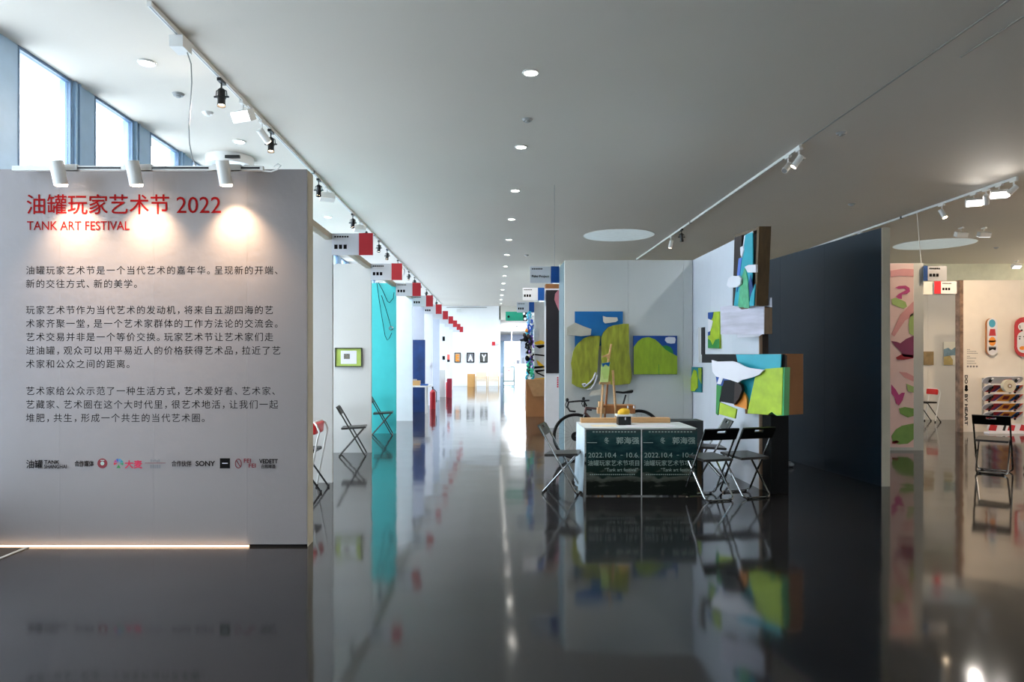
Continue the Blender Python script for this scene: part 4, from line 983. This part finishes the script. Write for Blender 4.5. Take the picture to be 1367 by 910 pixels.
for p_ in (rect(1360,448.5,1363,449.7),rect(1366,448.5,1369,449.7),circ(1361.3,452,1,1),circ(1368,452,1,1),circ(1364,440.5,1.6,1),[(1361,434),(1361.8,434),(1362.4,438),(1361.6,438)]):
    part('face_mark', near_black, p_, .002,.055,SP,t)
part('lip_shape', orange, circ(1365,464.5,4,2.6), .002,.055,SP,t)
# stacked skateboards
def skateboard(y0, lab, plain=False):
    c = SP.at(1331,y0+4); r = thing('skateboard', lab, 'skateboard', (c.x, SY-.16, c.z), 0, 'skateboards stacked on the wall')
    R = Matrix.Rotation(math.radians(-48),3,'X')
    def deck(hx_, hy_, z, th):
        o = []
        for i in range(9): q = PI/2+PI*i/8; o.append((-hx_+hy_+hy_*math.cos(q)*1.0, hy_*math.sin(q)))
        for i in range(9): q = -PI/2+PI*i/8; o.append((hx_-hy_+hy_*math.cos(q), hy_*math.sin(q)))
        return [R@Vector((x, y, z+ .0)) for x,y in o], R@Vector((0,0,th))
    m = MB(); p_, b = deck(.4,.1,0,.012); m.prism(p_, b); m.build('deck', cloud_m, r)
    if not plain:
        for nm_,mt_,x0,x1,sk in (('red_graphic',red_paint,-.27,-.12,.05),('purple_graphic',mat('purple_print',(88,40,120),.5),-.14,-.07,.05),('orange_graphic',mat('amber_print',(240,160,40),.5),-.06,.2,.03),('maroon_graphic',maroon_ink,.0,.12,.0),('blue_graphic',blue_print,.2,.27,.04),('red_graphic',mat('coral_print',(240,96,60),.5),.28,.34,.03)):
            e = -.002 if nm_ != 'maroon_graphic' else -.004
            m = MB(); hy_ = .095 if nm_!='maroon_graphic' else .05
            m.prism([R@Vector((x0-sk,hy_,e)),R@Vector((x1-sk,hy_,e)),R@Vector((x1+sk,-hy_,e)),R@Vector((x0+sk,-hy_,e))], R@Vector((0,0,.001))); m.build(nm_, mt_, r)
    else:
        m = MB(); m.prism([R@Vector((.0,.06,-.002)),R@Vector((.18,.04,-.002)),R@Vector((.16,-.05,-.002)),R@Vector((.02,-.03,-.002))], R@Vector((0,0,.001))); m.build('pink_graphic', pink_mid, r)
    for s in (-1,1):
        m = MB(); m.obox(R@Vector((s*.26,0,-.02)), .02,.035,.015, R); m.build('truck', black_metal, r)
        for u in (-1,1):
            m = MB(); m.cyl(R@Vector((s*.26,u*.055,-.04)),R@Vector((s*.26,u*.085,-.04)),.018,n=10); m.build('wheel', black_plastic if not plain else cloud_m, r)
for i,(y,lab) in enumerate(((503,'plain white skateboard topmost in the wall stack'),(514,'second skateboard from the top of the wall stack'),(526,'third skateboard from the top of the wall stack'),(538,'fourth skateboard from the top of the wall stack'),(549,'lowest skateboard of the stack, behind the chair back'))):
    skateboard(y, lab, i==0)
for i,X in enumerate((9.95,10.5)):
    m = MB(); m.box((X,SY-.03,.3),(X+.03,SY,1.1)); tag(m.build('wall_rail', grey_metal), 'left upright of the skateboard rack' if i==0 else 'right upright of the skateboard rack', 'rack upright')
q = front(SY-.33); c = q.at(1348,515)
t = thing('tape_roll','cream round roll hanging at the right of the skateboard stack','roll',(c.x,c.y,c.z))
m = MB(); m.cyl((0,0,0),(0,.08,0),.125,n=28); m.build('roll', mat('cream_roll',(214,206,186),.6), t, smooth=True)
m = MB(); m.cyl((0,-.004,0),(0,.0,0),.045,n=18); m.build('core', mat('tan_core',(156,136,112),.7), t)
m = MB(); m.cyl((0,-.007,0),(0,-.004,0),.02,n=12); m.build('hole', cloud_m, t)
t = thing('skateboard','red and white skateboard lying by the wall under the stack','skateboard',(10.25,SY-.3,0))
m = MB(); m.prism([(-.36,0,.03),(-.4,0,.1),(-.36,0,.19),(.36,0,.19),(.4,0,.1),(.36,0,.03)],(0,.015,0)); m.build('deck', cloud_m, t)
for x0,x1,c_ in ((-.38,-.2,red_paint),(-.1,-.02,black_metal),(.0,.16,red_paint),(.24,.36,red_paint)):
    m = MB(); m.prism([(x0,-.003,.06),(x0+.04,-.003,.18),(x1,-.003,.16),(x1-.03,-.003,.05)],(0,.003,0)); m.build('graphic', c_, t)
m = MB(); m.box((-.4,-.06,0),(.4,.1,.028)); m.build('base_board', cloud_m, t)

# ================================================================== FAR LEFT SIDE ITEMS
t = thing('side_table','white side table in front of the deep blue canvas','table',(-2.15,18.95,0))
m = MB(); m.box((-2.7,18.7,.72),(-1.72,19.2,.76)); m.build('tabletop', white_metal, t, True)
for x,y in ((-2.66,18.74),(-1.85,18.74),(-2.66,19.16),(-1.85,19.16)):
    m = MB(); m.box((x,y,0),(x+.04,y+.04,.72)); m.build('leg', white_metal, t, True)
for i,(a,b,c_,nm_,l,ct) in enumerate(((-2.4,-2.0,.13,'wooden_tray','tan wooden tray on the white side table','tray'),)):
    box_thing(nm_,(a,18.85,.76),(b,19.1,.76+c_),l,ct,mat('tan_wood',(176,140,88),.6))
box_thing('book',(-1.98,18.8,.76),(-1.78,19.05,.80),'blue book lying at the edge of the white side table','book',blue_print)
box_thing('paper_stack',(-2.34,18.9,.89),(-2.1,19.05,.93),'dark paper stack on the tan tray','paper',grey_metal)
def extinguisher(X,Ye,lab,s=1):
    t = thing('fire_extinguisher',lab,'fire extinguisher',(X,Ye,0),0,'fire extinguishers by the left booths')
    m = MB(); m.cyl((0,0,0),(0,0,.5*s),.085*s,n=16); m.cyl((0,0,.5*s),(0,0,.57*s),.085*s,.03*s,n=16); m.build('cylinder_body', red_paint, t, smooth=True)
    m = MB(); m.cyl((0,0,.57*s),(0,0,.64*s),.02*s,n=10); m.box((-.02,-.08*s,.62*s),(.02,.06*s,.66*s)); m.build('valve', black_metal, t)
    m = MB(); m.tube([(.02,0,.6*s),(.11*s,0,.5*s),(.11*s,0,.2*s)], .012, 6); m.build('hose', rubber, t)
extinguisher(-1.80,20.6,'nearer red fire extinguisher beside the white side table')
extinguisher(-1.82,27.4,'further red fire extinguisher beside the white plinth')
box_thing('red_stool',(-1.78,26.6,0),(-1.6,26.85,.72),'dark red stool by the far left booths','stool',mat('dark_red',(142,20,44),.5))
box_thing('white_plinth',(-2.1,26.9,0),(-1.86,27.15,1.05),'slim white plinth among the far left booths','plinth',wall_white)
# far wall pictures, chairs, stand
FP = front(37.99)
for i,(x0,x1,lt,lab,c_,gm) in enumerate(((606.5,615,'E','leftmost far wall picture, orange letter E',orange,mat('tan_ground',(196,170,150),.6)),(623,633.2,'A','middle far wall picture, white letter A',cloud_m,grey_ink),(641,651,'Y','right far wall picture, dark letter shape with white',cloud_m,mat('dark_ground',(84,84,80),.6)))):
    t = thing('framed_letter',lab,'picture',tuple(FP.at((x0+x1)/2,484)),0,'letter pictures on the far wall')
    part('backing', gm, rect(x0,471,x1,483.5), .04,.045,FP,t)
    m = MB()
    for r_ in (rect(x0,470.5,x1,471.6),rect(x0,482.6,x1,483.7),rect(x0,471.6,x0+1,482.6),rect(x1-1,471.6,x1,482.6)): FP.poly(m, r_, .03,.07)
    m.build('frame', near_black, t, True)
    m = MB(); text_fit(m, lt, FP, x0+1.8,472.8,x1-1.8,482.3,.05,.05); m.build('letter', c_, t, True)
ac = None
def armchair(X,Ya,lab):
    global ac
    if ac: return dup(ac,(X,Ya,0),0,lab,'armchairs by the far wall')
    t = thing('armchair',lab,'armchair',(X,Ya,0),0,'armchairs by the far wall'); w_ = mat('cream_wood',(206,176,136),.5); f_ = mat('cream_cloth',(216,200,180),.8)
    m = MB(); m.box((-.27,-.3,.3),(.27,.25,.42)); m.build('seat', f_, t)
    m = MB(); m.box((-.27,.2,.42),(.27,.3,.78)); m.build('backrest', f_, t)
    for s in (-1,1):
        m = MB(); m.box((min(s*.3,s*.26),-.3,.52),(max(s*.3,s*.26),.28,.56)); m.build('arm', w_, t)
        for y in (-.28,.24):
            m = MB(); m.box((min(s*.3,s*.26),y,0),(max(s*.3,s*.26),y+.04,.54)); m.build('leg', w_, t)
    ac = t
armchair(-.65,36.6,'left cream armchair beside the wooden crate, far wall'); armchair(-.02,36.6,'right cream armchair by the far wall')
box_thing('plywood_crate',(-1.38,36.4,0),(-.98,36.9,.68),'tall tan plywood crate left of the far armchairs','crate',mat('tan_ply',(196,146,84),.6))
t = thing('exit_sign','small red and white sign sticking out of the far wall','sign',tuple(FP.at(659,462)))
part('red_face', red_paint, rect(656.8,456,661,461), .1,.1,FP,t); part('bracket', sign_face, rect(661,457.5,667,459.5), .08,.08,FP,t)
t = thing('ceiling_camera','small white camera high on the far wall','camera',tuple(FP.at(613,417)))
part('rail', grey_metal, rect(596,409.8,650,410.6), .04,.05,FP,t); part('body', white_metal, rect(609.5,412,616,416), .2,.3,FP,t)
t = thing('notice_stand','white framed notice board at the lobby entrance','notice stand',(.8,37.5,0))
NP = front(37.5)
part('board', mat('pale_notice',(226,222,220),.6), rect(672.5,490,686,508), .03,.02,NP,t)
m = MB()
for r_ in (rect(671.5,489,687,490.2),rect(671.5,508,687,509.5),rect(671.5,490,672.8,515),rect(685.7,490,687,515),rect(671.5,513.4,687,515)): NP.poly(m, r_, .05,.03)
m.build('frame', mat('teal_grey_frame',(96,128,132),.5), t, True)
part('red_mark', crimson_ink, rect(678.5,494,680,495), .003,.023,NP,t)
# lobby desk
t = thing('reception_desk','long white reception desk deep in the lobby','desk',(2.2,57,0))
for i in range(5):
    m = MB(); m.box((1.3+i*.42,57,0),(1.3+i*.42+.405,57.6,1.0)); m.build('panel', wall_cool, t, True)
m = MB(); m.box((1.25,56.9,1.0),(3.4,57.7,1.06)); m.build('worktop', mat('desk_top',(150,160,170),.4), t, True)
for i,(x,h,w_) in enumerate(((1.38,.25,.35),(1.85,.32,.3),(2.3,.5,.22),(2.62,.4,.3))):
    box_thing('counter_machine',(x,57.1,1.06),(x+w_,57.4,1.06+h),('leftmost','second','third','rightmost')[i]+' dark machine on the reception desk','machine',mat('dark_machine',(60,64,76),.4))
t = thing('display_screen','teal lit display screen left of the reception desk','screen',(1.2,52,0))
m = MB(); m.box((1.0,52,1.0),(1.5,52.06,1.75)); m.build('screen_face', mat('teal_screen',(80,190,200),.4,emit=.5), t, True)
m = MB(); m.box((1.2,52.0,0),(1.3,52.06,1.0)); m.box((1.0,51.9,0),(1.5,52.2,.04)); m.build('stand', white_metal, t, True)
for i,X in enumerate((1.05,2.9)):
    m = MB(); m.cyl((X+.3,52,2.35),(X+.3,52,2.75),.05,n=10); m.cyl((X+.3,52,2.75),(X+.3,52,3.6),.006,n=5); tag(m.build('pendant_lamp', glow_flood), 'left slim pendant lamp in the lobby' if i==0 else 'right slim pendant lamp in the lobby', 'pendant lamp')
m = MB(); m.cyl((1.1,47,3.56),(1.1,47,3.6),.28,n=24); tag(m.build('ceiling_lamp', glow_flood), 'round lit lamp in the lobby ceiling', 'ceiling lamp')
m = MB(); m.cyl((1.5,45,3.54),(1.5,45,3.6),.09,n=12); tag(m.build('ceiling_detector', black_metal), 'dark dome in the lobby ceiling', 'detector')
lamp('lobby_fill','AREA',(2.6,48,3.5),2600,COOL,size=3,size_y=10,aim=(2.6,48,0))  # added area fill without a fixture, whitens lobby and corridor end
# drop unused wiring
